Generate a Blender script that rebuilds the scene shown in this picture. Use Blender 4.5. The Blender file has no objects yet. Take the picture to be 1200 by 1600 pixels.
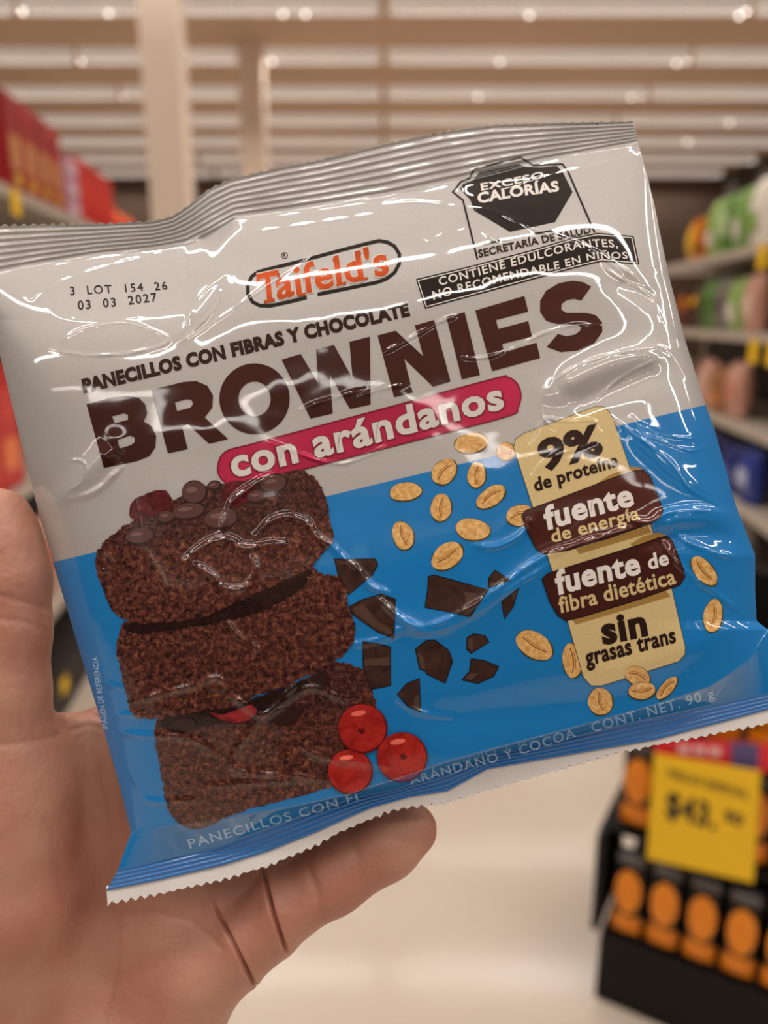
import bpy, bmesh, math, random
import numpy as np
from mathutils import Vector, Matrix
from mathutils.geometry import tessellate_polygon

random.seed(7)
RNG = np.random.default_rng(11)
SC = bpy.context.scene
COL = SC.collection

# ------------------------------------------------------------------ camera, world, exposure
PITCH = math.radians(14.3)
F = 1200.0                                   # focal length in pixels of the 1200x1600 frame
EYE = Vector((0.0, 0.0, 1.45))
RIGHT = Vector((1, 0, 0))
FWD = Vector((0, math.cos(PITCH), -math.sin(PITCH)))
UP = Vector((0, math.sin(PITCH), math.cos(PITCH)))

cam = bpy.data.cameras.new('camera')
cam.sensor_fit = 'VERTICAL'
cam.sensor_height = 36.0
cam.lens = 27.0
cam.clip_start = 0.01
cam.clip_end = 200
cam.dof.use_dof = True
cam.dof.focus_distance = 0.194
cam.dof.aperture_fstop = 7.4
cam_ob = bpy.data.objects.new('camera', cam)
COL.objects.link(cam_ob)
cam_ob.location = EYE
cam_ob.rotation_euler = (math.pi / 2 - PITCH, 0, 0)
SC.camera = cam_ob

SC.view_settings.view_transform = 'Standard'
SC.view_settings.look = 'None'
SC.view_settings.exposure = 0.14
SC.view_settings.gamma = 1.0
SC.view_settings.use_curve_mapping = False

LAMP_RADIANCE = 50.0
LAMP_COLOR = (1.0, 0.94, 0.875)
world = bpy.data.worlds.new('world')
SC.world = world
world.use_nodes = True
world.node_tree.nodes['Background'].inputs[0].default_value = (1.0, 0.88, 0.76, 1)
world.node_tree.nodes['Background'].inputs[1].default_value = 0.02

ROOM_X, ROOM_Y0, ROOM_Y1 = 8.2, -7.0, 20.0
CEIL = 4.79
ROWS = [9.44 + 1.68 * k for k in range(-9, 7)]      # strip lights across the hall


def cam_to_world(P):
    P = np.asarray(P, dtype=float)
    R = np.array([list(RIGHT), list(UP), list(FWD)])
    return P @ R + np.array(list(EYE))


def pixel_dir(px, py):
    return RIGHT * (px - 600) + UP * (800 - py) + FWD * F


def at_y(px, py, y):
    d = pixel_dir(px, py)
    return EYE + d * (y / d.y)


# ------------------------------------------------------------------ helpers
def lin(r, g, b):
    def f(c):
        c /= 255.0
        return c / 12.92 if c <= 0.04045 else ((c + 0.055) / 1.055) ** 2.4
    return (f(r), f(g), f(b))


def material(name, rgb, rough=0.5, metallic=0.0, coat=0.0, coat_rough=0.05, noise=None, bump=None,
             emission=None, spec=0.5, subsurface=0.0):
    """Principled material; noise=(scale, rgb2, coords) mixes a second colour in; bump=(scale, strength, distance)."""
    m = bpy.data.materials.new(name)
    m.use_nodes = True
    nt = m.node_tree
    p = nt.nodes['Principled BSDF']
    p.inputs['Base Color'].default_value = (*rgb, 1)
    p.inputs['Roughness'].default_value = rough
    p.inputs['Metallic'].default_value = metallic
    p.inputs['Coat Weight'].default_value = coat
    p.inputs['Coat Roughness'].default_value = coat_rough
    p.inputs['Coat IOR'].default_value = 1.55
    p.inputs['Specular IOR Level'].default_value = spec
    if subsurface:
        p.inputs['Subsurface Weight'].default_value = subsurface
        p.inputs['Subsurface Radius'].default_value = (1.0, 0.35, 0.2)
        p.inputs['Subsurface Scale'].default_value = 0.004
    tc = None
    if noise or bump:
        tc = nt.nodes.new('ShaderNodeTexCoord')
    if noise:
        scale, rgb2, coords = noise
        n = nt.nodes.new('ShaderNodeTexNoise')
        n.inputs['Scale'].default_value = scale
        n.inputs['Detail'].default_value = 5
        nt.links.new(tc.outputs[coords], n.inputs['Vector'])
        r = nt.nodes.new('ShaderNodeValToRGB')
        r.color_ramp.elements[0].position = 0.36
        r.color_ramp.elements[1].position = 0.64
        r.color_ramp.elements[0].color = (*rgb, 1)
        r.color_ramp.elements[1].color = (*rgb2, 1)
        nt.links.new(n.outputs['Fac'], r.inputs['Fac'])
        nt.links.new(r.outputs['Color'], p.inputs['Base Color'])
    if bump:
        scale, strength, dist = bump
        n = nt.nodes.new('ShaderNodeTexNoise')
        n.inputs['Scale'].default_value = scale
        n.inputs['Detail'].default_value = 4
        nt.links.new(tc.outputs['Object'], n.inputs['Vector'])
        b = nt.nodes.new('ShaderNodeBump')
        b.inputs['Strength'].default_value = strength
        b.inputs['Distance'].default_value = dist
        nt.links.new(n.outputs['Fac'], b.inputs['Height'])
        nt.links.new(b.outputs['Normal'], p.inputs['Normal'])
    if emission:
        p.inputs['Emission Color'].default_value = (*emission[0], 1)
        p.inputs['Emission Strength'].default_value = emission[1]
    return m


def tag(o, label=None, cat=None, group=None, kind=None):
    if label:
        o['label'] = label
    if cat:
        o['category'] = cat
    if group:
        o['group'] = group
    if kind:
        o['kind'] = kind
    return o


def empty(name, loc, rotz=0.0):
    o = bpy.data.objects.new(name, None)
    o.empty_display_size = 0.02
    COL.objects.link(o)
    o.location = loc
    o.rotation_euler = (0, 0, rotz)
    return o


def link_mesh(name, me, parent=None, loc=(0, 0, 0), rotz=0.0):
    o = bpy.data.objects.new(name, me)
    COL.objects.link(o)
    o.location = loc
    o.rotation_euler = (0, 0, rotz)
    if parent:
        o.parent = parent
    return o


def add_box(bm, lo, hi, bevel=0.0, mat=0):
    lo, hi = Vector(lo), Vector(hi)
    r = bmesh.ops.create_cube(bm, size=1.0)
    vs = r['verts']
    for v in vs:
        v.co = Vector(((v.co.x + .5) * (hi.x - lo.x) + lo.x, (v.co.y + .5) * (hi.y - lo.y) + lo.y,
                       (v.co.z + .5) * (hi.z - lo.z) + lo.z))
    fs = list({f for v in vs for f in v.link_faces})
    for f in fs:
        f.material_index = mat
    if bevel:
        es = list({e for v in vs for e in v.link_edges})
        bmesh.ops.bevel(bm, geom=es, offset=bevel, segments=2, affect='EDGES', profile=0.6)


def finish(name, bm, mats, parent=None, loc=(0, 0, 0), rotz=0.0, smooth=False):
    bmesh.ops.recalc_face_normals(bm, faces=bm.faces)
    me = bpy.data.meshes.new(name)
    bm.to_mesh(me)
    bm.free()
    for m in (mats if isinstance(mats, (list, tuple)) else [mats]):
        me.materials.append(m)
    if smooth:
        for p in me.polygons:
            p.use_smooth = True
    return link_mesh(name, me, parent, loc, rotz)


def box(name, lo, hi, mat, parent=None, loc=(0, 0, 0), rotz=0.0, bevel=0.0):
    bm = bmesh.new()
    add_box(bm, lo, hi, bevel)
    return finish(name, bm, mat, parent, loc, rotz)


ORD = ['nearest', 'second', 'third', 'fourth', 'fifth', 'sixth', 'seventh', 'eighth', 'ninth', 'tenth', 'eleventh', 'twelfth',
       'thirteenth', 'fourteenth', 'fifteenth', 'sixteenth']

# ------------------------------------------------------------------ the hall
M_floor = material('polished_floor', lin(190, 177, 163), rough=0.13, noise=(1.3, lin(182, 168, 153), 'Object'), bump=(1.6, 0.08, 0.02))
M_ceil = material('tan_ceiling', lin(184, 155, 130), rough=0.8, noise=(0.5, lin(178, 149, 124), 'Object'))
M_wall = material('brown_wall', lin(92, 70, 56), rough=0.8, noise=(0.8, lin(76, 58, 47), 'Object'))
M_side = material('muted_wall', lin(70, 58, 50), rough=0.8)
M_white = material('white_enamel', lin(232, 226, 216), rough=0.4, noise=(0.9, lin(214, 206, 198), 'Object'))
M_housing_glow = material('housing_added_glow', lin(236, 230, 222), rough=0.4, noise=(0.9, lin(220, 212, 206), 'Object'), emission=((1.0, 0.93, 0.86), 0.2))  # faint glow added to the housings to brighten strips and ceiling
M_baffle = material('added_dark_baffle', lin(60, 52, 46), rough=0.8)
M_col = material('cream_paint', lin(226, 208, 190), rough=0.55)

o = box('floor', (-ROOM_X, ROOM_Y0, -0.1), (ROOM_X, ROOM_Y1, 0), M_floor); tag(o, kind='structure')
o = box('ceiling', (-ROOM_X, ROOM_Y0, CEIL), (ROOM_X, ROOM_Y1, CEIL + 0.1), M_ceil); tag(o, kind='structure')
o = box('wall_back', (-ROOM_X, ROOM_Y1, 0), (ROOM_X, ROOM_Y1 + 0.1, CEIL), M_wall); tag(o, kind='structure')
o = box('wall_front', (-ROOM_X, ROOM_Y0 - 0.1, 0), (ROOM_X, ROOM_Y0, CEIL), M_side); tag(o, kind='structure')
o = box('wall_left', (-ROOM_X - 0.1, ROOM_Y0, 0), (-ROOM_X, ROOM_Y1, CEIL), M_side); tag(o, kind='structure')
o = box('wall_right', (ROOM_X, ROOM_Y0, 0), (ROOM_X + 0.1, ROOM_Y1, CEIL), M_side); tag(o, kind='structure')

# strip lights: white housings with a recessed lamp, four to a row
def light_mesh(L):
    bm = bmesh.new()
    w, t = 0.075, 0.008
    add_box(bm, (-L / 2, -w, 0.0), (L / 2, -w + t, 0.14))
    add_box(bm, (-L / 2, w - t, 0.0), (L / 2, w, 0.14))
    add_box(bm, (-L / 2, -w + t, 0.07), (L / 2, w - t, 0.14))
    add_box(bm, (-L / 2, -w + t, 0.0), (-L / 2 + t, w - t, 0.07))
    add_box(bm, (L / 2 - t, -w + t, 0.0), (L / 2, w - t, 0.07))
    for a, b in ((-w + t, -w + t + 0.003), (w - t - 0.003, w - t)):        # dark baffles added to hide the glaring inner walls
        add_box(bm, (-L / 2 + t, a, 0.001), (L / 2 - t, b, 0.0695), mat=1)
    me = bpy.data.meshes.new('housing')
    bmesh.ops.recalc_face_normals(bm, faces=bm.faces)
    bm.to_mesh(me); bm.free()
    me.materials.append(M_housing_glow)
    me.materials.append(M_baffle)
    return me


LL = 3.9
LIGHT_ME = light_mesh(LL)
seen_row = 0
lamp_data = bpy.data.lights.new('tube_lamp', 'AREA')
lamp_data.shape = 'RECTANGLE'
lamp_data.size = LL - 0.05
lamp_data.size_y = 0.07
lamp_data.color = LAMP_COLOR
lamp_data.energy = LAMP_RADIANCE * math.pi * lamp_data.size * lamp_data.size_y
for r, y in enumerate(ROWS):
    for c, x in enumerate((-6, -2, 2, 6)):
        t = empty('strip_light', (x, y, CEIL - 0.14))
        place = ('at the far left', 'left of the middle', 'right of the middle', 'at the far right')[c]
        rr = r - 9
        if rr >= 0:
            tag(t, 'white ceiling strip light %s, %s row from the picture top' % (place, ('first', 'second', 'third', 'fourth', 'fifth', 'sixth', 'seventh')[rr]),
                'ceiling light', 'ceiling strip lights')
        else:
            tag(t, 'white ceiling strip light %s, %s row overhead behind the picture top' % (place, ORD[-rr - 1]), 'ceiling light', 'ceiling strip lights')
        link_mesh('housing', LIGHT_ME, t)
        lo = bpy.data.objects.new('tube', lamp_data)
        COL.objects.link(lo)
        lo.parent = t
        lo.location = (0, 0, 0.062)

# added glowing balls standing in for bright glints along the strips
M_glint = material('added_glint_glow', (1, 0.95, 0.88), rough=0.3, emission=((1.0, 0.93, 0.84), 4.5))
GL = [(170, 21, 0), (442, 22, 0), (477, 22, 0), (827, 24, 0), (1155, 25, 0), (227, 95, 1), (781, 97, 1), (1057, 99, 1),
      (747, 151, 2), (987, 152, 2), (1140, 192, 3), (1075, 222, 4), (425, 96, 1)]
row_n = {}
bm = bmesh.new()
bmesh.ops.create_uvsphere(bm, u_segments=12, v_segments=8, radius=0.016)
GL_ME = bpy.data.meshes.new('glint_ball'); bm.to_mesh(GL_ME); bm.free(); GL_ME.materials.append(M_glint)
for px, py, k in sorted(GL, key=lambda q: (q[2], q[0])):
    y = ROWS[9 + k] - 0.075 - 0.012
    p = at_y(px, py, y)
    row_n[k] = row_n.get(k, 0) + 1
    g = link_mesh('glint_ball', GL_ME, None, p)
    tag(g, 'tiny added glowing ball for a glint, %s from the left on the %s ceiling strip row' % (('first', 'second', 'third', 'fourth', 'fifth')[row_n[k] - 1], ('first', 'second', 'third', 'fourth', 'fifth')[k]),
        'lamp', 'added ceiling glint balls')


def column(cx, y, w, label):
    x = (cx - 600) / F * y * math.cos(PITCH)
    t = empty('column', (x, y, 0))
    tag(t, label, 'column')
    box('shaft', (-w / 2, -w / 2, 0), (w / 2, w / 2, CEIL), M_col, t, bevel=0.012)
    box('plinth', (-w / 2 - 0.02, -w / 2 - 0.02, 0), (w / 2 + 0.02, w / 2 + 0.02, 0.12), M_col, t, bevel=0.01)


column(282, 6.6, 0.29, 'thick cream square column rising behind the red boxes')
column(408, 10.99, 0.31, 'thinner looking cream column standing farther back in the hall')

# ------------------------------------------------------------------ shelving and packaged goods
M_shelf = material('grey_shelf_metal', lin(176, 164, 150), rough=0.45)
M_dark = material('dark_shelf_back', lin(42, 34, 30), rough=0.7)
M_black = material('black_board', lin(14, 10, 9), rough=0.6, spec=0.25)
M_yellow = material('yellow_card', lin(238, 190, 10), rough=0.5)


class Gondola:
    def __init__(self, side, a, yaw, s0, s1, levels, height, label):
        self.side, self.a, self.yaw = side, a, math.radians(yaw)
        c, s = math.cos(self.yaw), math.sin(self.yaw)
        self.u = Vector((s, c, 0))
        self.n = Vector((c, -s, 0)) * side            # from the aisle into the shelves
        self.o = self.n * a
        loc = self.o + self.u * s0
        t = empty('shelving_unit', (loc.x, loc.y, 0), -self.yaw)
        tag(t, label, 'shelf')
        L = s1 - s0
        D = 0.42
        X = lambda d0, d1: (d0, d1) if side > 0 else (-d1, -d0)
        x0, x1 = X(D, D + 0.03)
        box('back_panel', (x0, 0, 0), (x1, L, height), M_dark, t)
        x0, x1 = X(0.03, D)
        box('base', (x0 if side < 0 else 0.0, 0, 0), (x1 if side > 0 else 0.0, L, 0.14), M_dark, t)
        for z in levels:
            bm = bmesh.new()
            x0, x1 = X(0.012, D)
            add_box(bm, (x0, 0, z - 0.02), (x1, L, z))
            x0, x1 = X(0.0, 0.012)
            add_box(bm, (x0, 0, z - 0.032), (x1, L, z + 0.006))
            finish('shelf', bm, M_shelf, t)
        for q in (0.0, L - 0.03):
            x0, x1 = X(D - 0.04, D)
            box('upright', (x0, q, 0), (x1, q + 0.03, height), M_shelf, t)
        self.t, self.X = t, X

    def loc(self, s, d, z):
        p = self.o + self.u * s + self.n * d
        return (p.x, p.y, z)


LG = Gondola(-1, 0.90, -6.4, 1.35, 5.3, (1.85, 1.38, 0.90, 0.42), 2.0, 'grey store shelving unit along the left of the aisle')
RG = Gondola(1, 1.12, 5.4, 2.3, 5.0, (1.71, 1.385, 1.03, 0.72, 0.42), 2.0, 'grey store shelving unit along the right of the aisle')


def pouch_mesh(w, h, d):
    """a pillow pouch standing on its lower seam, front towards -y"""
    n, m = 12, 14
    bm = bmesh.new()
    grid = {}
    for sgn in (-1, 1):
        for i in range(n + 1):
            for j in range(m + 1):
                a, b = i / n, j / m
                bul = (max(0, 1 - abs(2 * a - 1) ** 3)) ** 0.6 * (max(0, math.sin(math.pi * min(1, b * 0.93 + 0.05)))) ** 0.6
                if j == 0 and 0 < i < n:
                    bul = 0.8 * (1 - abs(2 * a - 1) ** 3) ** 0.6
                if j == m:
                    bul = 0.0
                grid[sgn, i, j] = bm.verts.new(((a - .5) * w * (1 - 0.05 * math.sin(math.pi * b)), sgn * d / 2 * bul, b * h))
        for i in range(n):
            for j in range(m):
                f = bm.faces.new([grid[sgn, i, j], grid[sgn, i + 1, j], grid[sgn, i + 1, j + 1], grid[sgn, i, j + 1]])
    bmesh.ops.remove_doubles(bm, verts=bm.verts, dist=0.0004)
    bmesh.ops.holes_fill(bm, edges=[e for e in bm.edges if e.is_boundary], sides=0)
    return bm


def product(g, kind, s, z, w, h, d, main, label, cat, group, patch=None, name=None, gap=0.03):
    """one packaged good standing on shelf level z with its front to the aisle"""
    front = -math.pi / 2 if g.side < 0 else math.pi / 2
    # local front (-y) has to face the aisle, i.e. -n
    rot = math.atan2(g.n.y, g.n.x) - math.pi / 2
    p = g.loc(s, gap + d / 2, z + 0.0005)
    t = empty(name or ('carton' if kind == 'box' else 'pouch'), p, rot)
    tag(t, label, cat, group)
    m1 = get_mat(main)
    if kind == 'box':
        box('body', (-w / 2, -d / 2, 0), (w / 2, d / 2, h), m1, t, bevel=0.002)
        if patch:
            yb = -d / 2 - 0.0012
            for (a0, b0, a1, b1, c) in patch:
                bm = bmesh.new()
                add_box(bm, ((a0 - .5) * w, yb, b0 * h), ((a1 - .5) * w, yb + 0.001, b1 * h))
                finish('printed_panel', bm, get_mat(c), t)
    else:
        finish('body', pouch_mesh(w, h, d), m1, t, smooth=True)
        if patch:
            for (a0, b0, a1, b1, c) in patch:
                n = 6
                bm = bmesh.new()
                V = {}
                for i in range(n + 1):
                    for j in range(n + 1):
                        a = a0 + (a1 - a0) * i / n
                        b = b0 + (b1 - b0) * j / n
                        bul = (max(0, 1 - abs(2 * a - 1) ** 3)) ** 0.6 * (max(0, math.sin(math.pi * min(1, b * 0.93 + 0.05)))) ** 0.6
                        V[i, j] = bm.verts.new(((a - .5) * w * (1 - 0.05 * math.sin(math.pi * b)), -d / 2 * bul - 0.0025, b * h))
                for i in range(n):
                    for j in range(n):
                        bm.faces.new([V[i, j], V[i + 1, j], V[i + 1, j + 1], V[i, j + 1]])
                finish('printed_panel', bm, get_mat(c), t, smooth=True)
    return t


_mats = {}


def get_mat(c):
    if c not in _mats:
        _mats[c] = material('pack_print_%d_%d_%d' % tuple(c), lin(*c), rough=0.35)
    return _mats[c]


RED, DRED, ORANGE, LILAC, WHITE, GREEN, LIME, YEL, BROWN, NAVY, PINK, TAN, GREY = (
    (196, 28, 30), (150, 26, 32), (232, 88, 30), (190, 140, 160), (224, 216, 204), (84, 128, 48), (140, 170, 90), (236, 176, 20),
    (92, 50, 34), (30, 42, 110), (200, 150, 130), (190, 130, 80), (120, 112, 104))

# top left shelf: tall red cartons, then a lilac stack, a red carton and an orange pouch
for i in range(4):
    product(LG, 'box', 2.96 + i * 0.158, 1.856, 0.152, 0.315, 0.09 if i else 0.26, DRED if i % 2 == 0 else (168, 30, 34),
            'tall red carton on the top left shelf, %s from the picture edge' % ORD[i], 'box', 'red cartons on the top left shelf',
            [(0.15, 0.25, 0.85, 0.6, TAN), (0.2, 0.68, 0.8, 0.85, DRED), (0.3, 0.1, 0.7, 0.2, (220, 190, 60))], 'red_carton')
for i in range(3):
    product(LG, 'box', 3.66, 1.856 + i * 0.082, 0.18, 0.08, 0.1, LILAC,
            'flat lilac box beside the red cartons, %s of its stack' % ('lowest', 'middle', 'topmost')[i], 'box', 'stacked lilac boxes',
            [(0.1, 0.2, 0.9, 0.75, (210, 180, 190))], 'lilac_box')
for i in range(3):
    product(LG, 'box', 3.87 + i * 0.225, 1.856, 0.215, 0.27, 0.12, RED,
            'bright red carton on the top left shelf, %s the lilac boxes' % ('next to', 'second beyond', 'third beyond')[i], 'box', 'bright red cartons past the lilac boxes',
            [(0.2, 0.3, 0.8, 0.7, (220, 60, 40))], 'red_carton')
for i in range(2):
    product(LG, 'pouch', 4.66 + i * 0.3, 1.856, 0.27, 0.17, 0.12, ORANGE,
            'orange pouch at the far end of the top left shelf, %s one' % ('nearer', 'farther')[i], 'bag', 'orange pouches on the top left shelf',
            [(0.2, 0.2, 0.8, 0.6, (230, 50, 30))], 'orange_pouch')
# middle left shelf: red goods seen at the left edge beside the bag
for i in range(5):
    product(LG, 'box', 1.75 + i * 0.21, 0.906, 0.2, 0.4, 0.12, RED if i % 2 == 0 else (206, 40, 36),
            'large red carton on the middle left shelf beside the held bag, %s from camera' % ORD[i], 'box', 'red cartons on the middle left shelf',
            [(0.2, 0.15, 0.8, 0.4, (230, 120, 60)), (0.25, 0.55, 0.75, 0.8, (210, 60, 50))], 'red_carton')
# lower left shelf: beige and brown goods seen between thumb and bag
for i in range(6):
    product(LG, 'pouch', 1.95 + i * 0.24, 0.426, 0.2, 0.3, 0.1, (TAN, PINK, WHITE)[i % 3],
            '%s pouch on the low left shelf between thumb and bag, %s from camera' % (('tan', 'pink', 'white')[i % 3], ORD[i]), 'bag', 'pouches on the low left shelf',
            [(0.2, 0.25, 0.8, 0.7, (BROWN, RED, TAN)[i % 3])], 'snack_pouch')

# right shelving, five levels
right = [
    (1.716, [('pouch', YEL, 0.15, 0.2, [(0.25, 0.25, 0.75, 0.6, (240, 200, 60))], 'yellow'), ('box', (214, 120, 30), 0.13, 0.19, [(0.15, 0.1, 0.85, 0.45, BROWN)], 'orange and brown'),
             ('pouch', LIME, 0.17, 0.25, [(0.2, 0.2, 0.8, 0.45, WHITE)], 'pale green'), ('pouch', GREEN, 0.17, 0.25, [(0.2, 0.3, 0.8, 0.7, (190, 210, 160))], 'green'),
             ('pouch', (110, 150, 70), 0.17, 0.25, [(0.25, 0.2, 0.75, 0.5, WHITE)], 'leaf green'), ('pouch', WHITE, 0.18, 0.26, [(0.2, 0.2, 0.8, 0.5, LIME)], 'white')]),
    (1.391, [('box', BROWN, 0.15, 0.17, [(0.2, 0.5, 0.8, 0.9, (214, 120, 30))], 'brown'), ('pouch', (70, 40, 30), 0.15, 0.2, [(0.2, 0.55, 0.8, 0.75, YEL)], 'dark brown'),
             ('pouch', GREEN, 0.18, 0.23, [(0.25, 0.2, 0.75, 0.6, (60, 90, 40))], 'green'), ('pouch', GREY, 0.17, 0.23, [(0.2, 0.3, 0.8, 0.6, (90, 84, 80))], 'grey'),
             ('pouch', LIME, 0.18, 0.22, [(0.25, 0.15, 0.75, 0.5, WHITE)], 'light green'), ('pouch', PINK, 0.18, 0.23, [(0.2, 0.25, 0.8, 0.6, (220, 190, 170))], 'pale pink')]),
    (1.036, [('pouch', GREEN, 0.18, 0.2, [(0.25, 0.3, 0.75, 0.7, LIME)], 'green'), ('pouch', BROWN, 0.18, 0.2, [(0.2, 0.2, 0.8, 0.5, TAN)], 'brown'),
             ('pouch', PINK, 0.19, 0.22, [(0.2, 0.3, 0.8, 0.7, (214, 180, 160))], 'pinkish'), ('pouch', (150, 100, 60), 0.19, 0.2, [(0.2, 0.15, 0.8, 0.4, (220, 130, 30))], 'tan'),
             ('pouch', PINK, 0.19, 0.23, [(0.2, 0.2, 0.8, 0.6, (190, 120, 100))], 'rosy')]),
    (0.726, [('pouch', NAVY, 0.2, 0.21, [(0.2, 0.3, 0.8, 0.6, (60, 80, 160))], 'navy blue'), ('pouch', (24, 30, 80), 0.2, 0.21, [(0.2, 0.3, 0.8, 0.6, WHITE)], 'dark blue'),
             ('pouch', NAVY, 0.2, 0.2, [(0.2, 0.2, 0.8, 0.5, (90, 110, 190))], 'deep blue'), ('pouch', (40, 60, 140), 0.2, 0.22, [(0.2, 0.3, 0.8, 0.6, (170, 180, 210))], 'mid blue')]),
    (0.426, [('pouch', (60, 110, 70), 0.2, 0.2, [(0.2, 0.3, 0.8, 0.6, WHITE)], 'green and white'), ('pouch', GREEN, 0.2, 0.2, [(0.2, 0.3, 0.8, 0.6, (120, 150, 190))], 'dull green'),
             ('pouch', TAN, 0.2, 0.2, [(0.2, 0.3, 0.8, 0.6, (220, 90, 40))], 'tan'), ('pouch', GREY, 0.2, 0.2, [(0.2, 0.3, 0.8, 0.6, WHITE)], 'grey')]),
]
LEVEL = ['top', 'second', 'third', 'fourth', 'lowest']
for lv, (z, items) in enumerate(right):
    s = 4.3 if lv < 3 else 3.9
    for i, (kind, c, w, h, patch, cn) in enumerate(items):
        s -= w / 2 + 0.012
        product(RG, kind, s, z, w, h, 0.1, c, '%s %s on the %s right shelf, %s from its far end' % (cn, 'carton' if kind == 'box' else 'pouch', LEVEL[lv], ('first',) [0] if i == 0 else ORD[i]),
                'box' if kind == 'box' else 'bag', 'goods on the %s right shelf' % LEVEL[lv], patch, 'snack_carton' if kind == 'box' else 'snack_pouch', gap=0.02)
        s -= w / 2


def price_tag(g, s, z, w, h, label):
    rot = math.atan2(g.n.y, g.n.x) - math.pi / 2
    p = g.loc(s, -0.003, z)
    t = box('price_tag', (-w / 2, -0.0012, -h), (w / 2, 0.0012, 0), M_yellow, None, p, rot, bevel=0.001)
    tag(t, label, 'price tag', 'yellow price tags')


for i, s in enumerate((3.12, 2.98, 2.85)):
    price_tag(RG, s, 1.71, 0.085, 0.09, 'yellow price tag on the top right shelf edge, %s from its far end' % ('first', 'second', 'third')[i])
for i, s in enumerate((3.1, 2.92)):
    price_tag(RG, s, 1.365, 0.085, 0.09, 'yellow price tag under the second right shelf edge, %s from its far end' % ('first', 'second')[i])
price_tag(LG, 2.8, 1.85, 0.08, 0.08, 'yellow price tag on the top left shelf edge')
price_tag(LG, 2.75, 0.138, 0.08, 0.06, 'yellow price tag low on the left shelf between thumb and bag')

# ------------------------------------------------------------------ orange and black display on the right
DU = Vector((0.865, -0.502, 0)).normalized()          # along its front, towards the camera
DN = Vector((0.502, 0.865, 0)).normalized()           # into the display
DO = Vector((0.462, 1.372, 0))
DROT = math.atan2(DU.y, DU.x)
M_orange = material('orange_print', lin(226, 122, 6), rough=0.4, noise=(40, lin(232, 140, 16), 'Object'))
M_pblack = material('black_pack', lin(16, 13, 12), rough=0.45, spec=0.3)
M_pgrey = material('grey_pack_top', lin(92, 84, 78), rough=0.4)
disp = empty('display_stand', DO, DROT)
tag(disp, 'low black display stand holding orange and black pouches, right of the floor', 'display')
box('base', (0, 0.0, 0), (0.95, 0.42, 0.17), M_black, disp, bevel=0.004)
box('side_panel', (-0.022, 0.0, 0.17), (-0.004, 0.2, 0.41), M_pblack, disp, bevel=0.003)
box('side_panel', (0.954, 0.0, 0.17), (0.972, 0.42, 0.41), M_pblack, disp, bevel=0.003)
box('shelf', (-0.02, 0.03, 0.402), (0.97, 0.42, 0.412), M_black, disp)
box('shelf', (-0.0, 0.03, 0.632), (0.97, 0.42, 0.642), M_black, disp)
box('back_panel', (0.0, 0.40, 0.17), (0.95, 0.42, 0.9), M_black, disp)
box('shelf_edge', (-0.025, -0.004, 0.17), (-0.02, 0.0, 0.41), M_white, disp)


def display_pouch(x, y, z, label, group, lower):
    p = DO + DU * x + DN * y
    t = empty('coffee_pouch', (p.x, p.y, z), DROT)
    tag(t, label, 'bag', group)
    w, h, d = 0.069, 0.205, 0.046
    finish('body', pouch_mesh(w, h, d), M_pblack, t, smooth=True)

    def patch(nm, m, pts):
        bm = bmesh.new()
        n = 5
        ring = []
        vs = []
        for a, b in pts:
            bul = (max(0, 1 - abs(2 * a - 1) ** 3)) ** 0.6 * (max(0, math.sin(math.pi * min(1, b * 0.93 + 0.05)))) ** 0.6
            vs.append(bm.verts.new(((a - .5) * w * (1 - 0.05 * math.sin(math.pi * b)), -d / 2 * bul - 0.0035, b * h)))
        c = bm.verts.new((0, -d / 2 - 0.006, sum(b for a, b in pts) / len(pts) * h))
        for i in range(len(vs)):
            bm.faces.new([vs[i], vs[(i + 1) % len(vs)], c])
        finish(nm, bm, m, t, smooth=True)
    patch('picture_panel', M_orange, [(0.5 + 0.41 * math.cos(q), 0.56 + 0.25 * math.sin(q)) for q in np.linspace(0, 2 * math.pi, 20)[:-1]])
    patch('colour_band', M_orange, [(0.06, 0.04), (0.3, 0.04), (0.7, 0.04), (0.94, 0.04), (0.94, 0.27), (0.7, 0.28), (0.3, 0.28), (0.06, 0.27)])
    patch('grey_band', M_pgrey, [(0.1, 0.86), (0.5, 0.86), (0.9, 0.86), (0.9, 0.95), (0.5, 0.95), (0.1, 0.95)])


for i in range(8):
    display_pouch(0.048 + i * 0.0725, 0.032, 0.171, 'orange and black pouch in the bottom display row, %s from left' % (('first',) + tuple(ORD[1:]))[i], 'pouches in the bottom display row', True)
for i in range(8):
    display_pouch(0.042 + i * 0.0725, 0.062, 0.413, 'orange and black pouch in the upper display row, %s from left' % (('first',) + tuple(ORD[1:]))[i], 'pouches in the upper display row', False)
for i in range(8):
    display_pouch(0.042 + i * 0.0725, 0.075, 0.643, 'orange and black pouch on the highest display shelf, %s from left' % (('first',) + tuple(ORD[1:]))[i], 'pouches on the highest display shelf', False)


def text_mesh(s, spacing=1.0, res=3):
    c = bpy.data.curves.new('lettering', 'FONT')
    c.body = s
    c.size = 1.0
    c.space_character = spacing
    c.resolution_u = res
    ob = bpy.data.objects.new('lettering_source', c)
    COL.objects.link(ob)
    dg = bpy.context.evaluated_depsgraph_get()
    me = bpy.data.meshes.new_from_object(ob.evaluated_get(dg))
    me.calc_loop_triangles()
    V = np.array([v.co[:2] for v in me.vertices])
    T = np.array([t.vertices[:] for t in me.loop_triangles])
    bpy.data.objects.remove(ob)
    bpy.data.curves.remove(c)
    bpy.data.meshes.remove(me)
    return V, T


CAPH = 0.682


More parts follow.
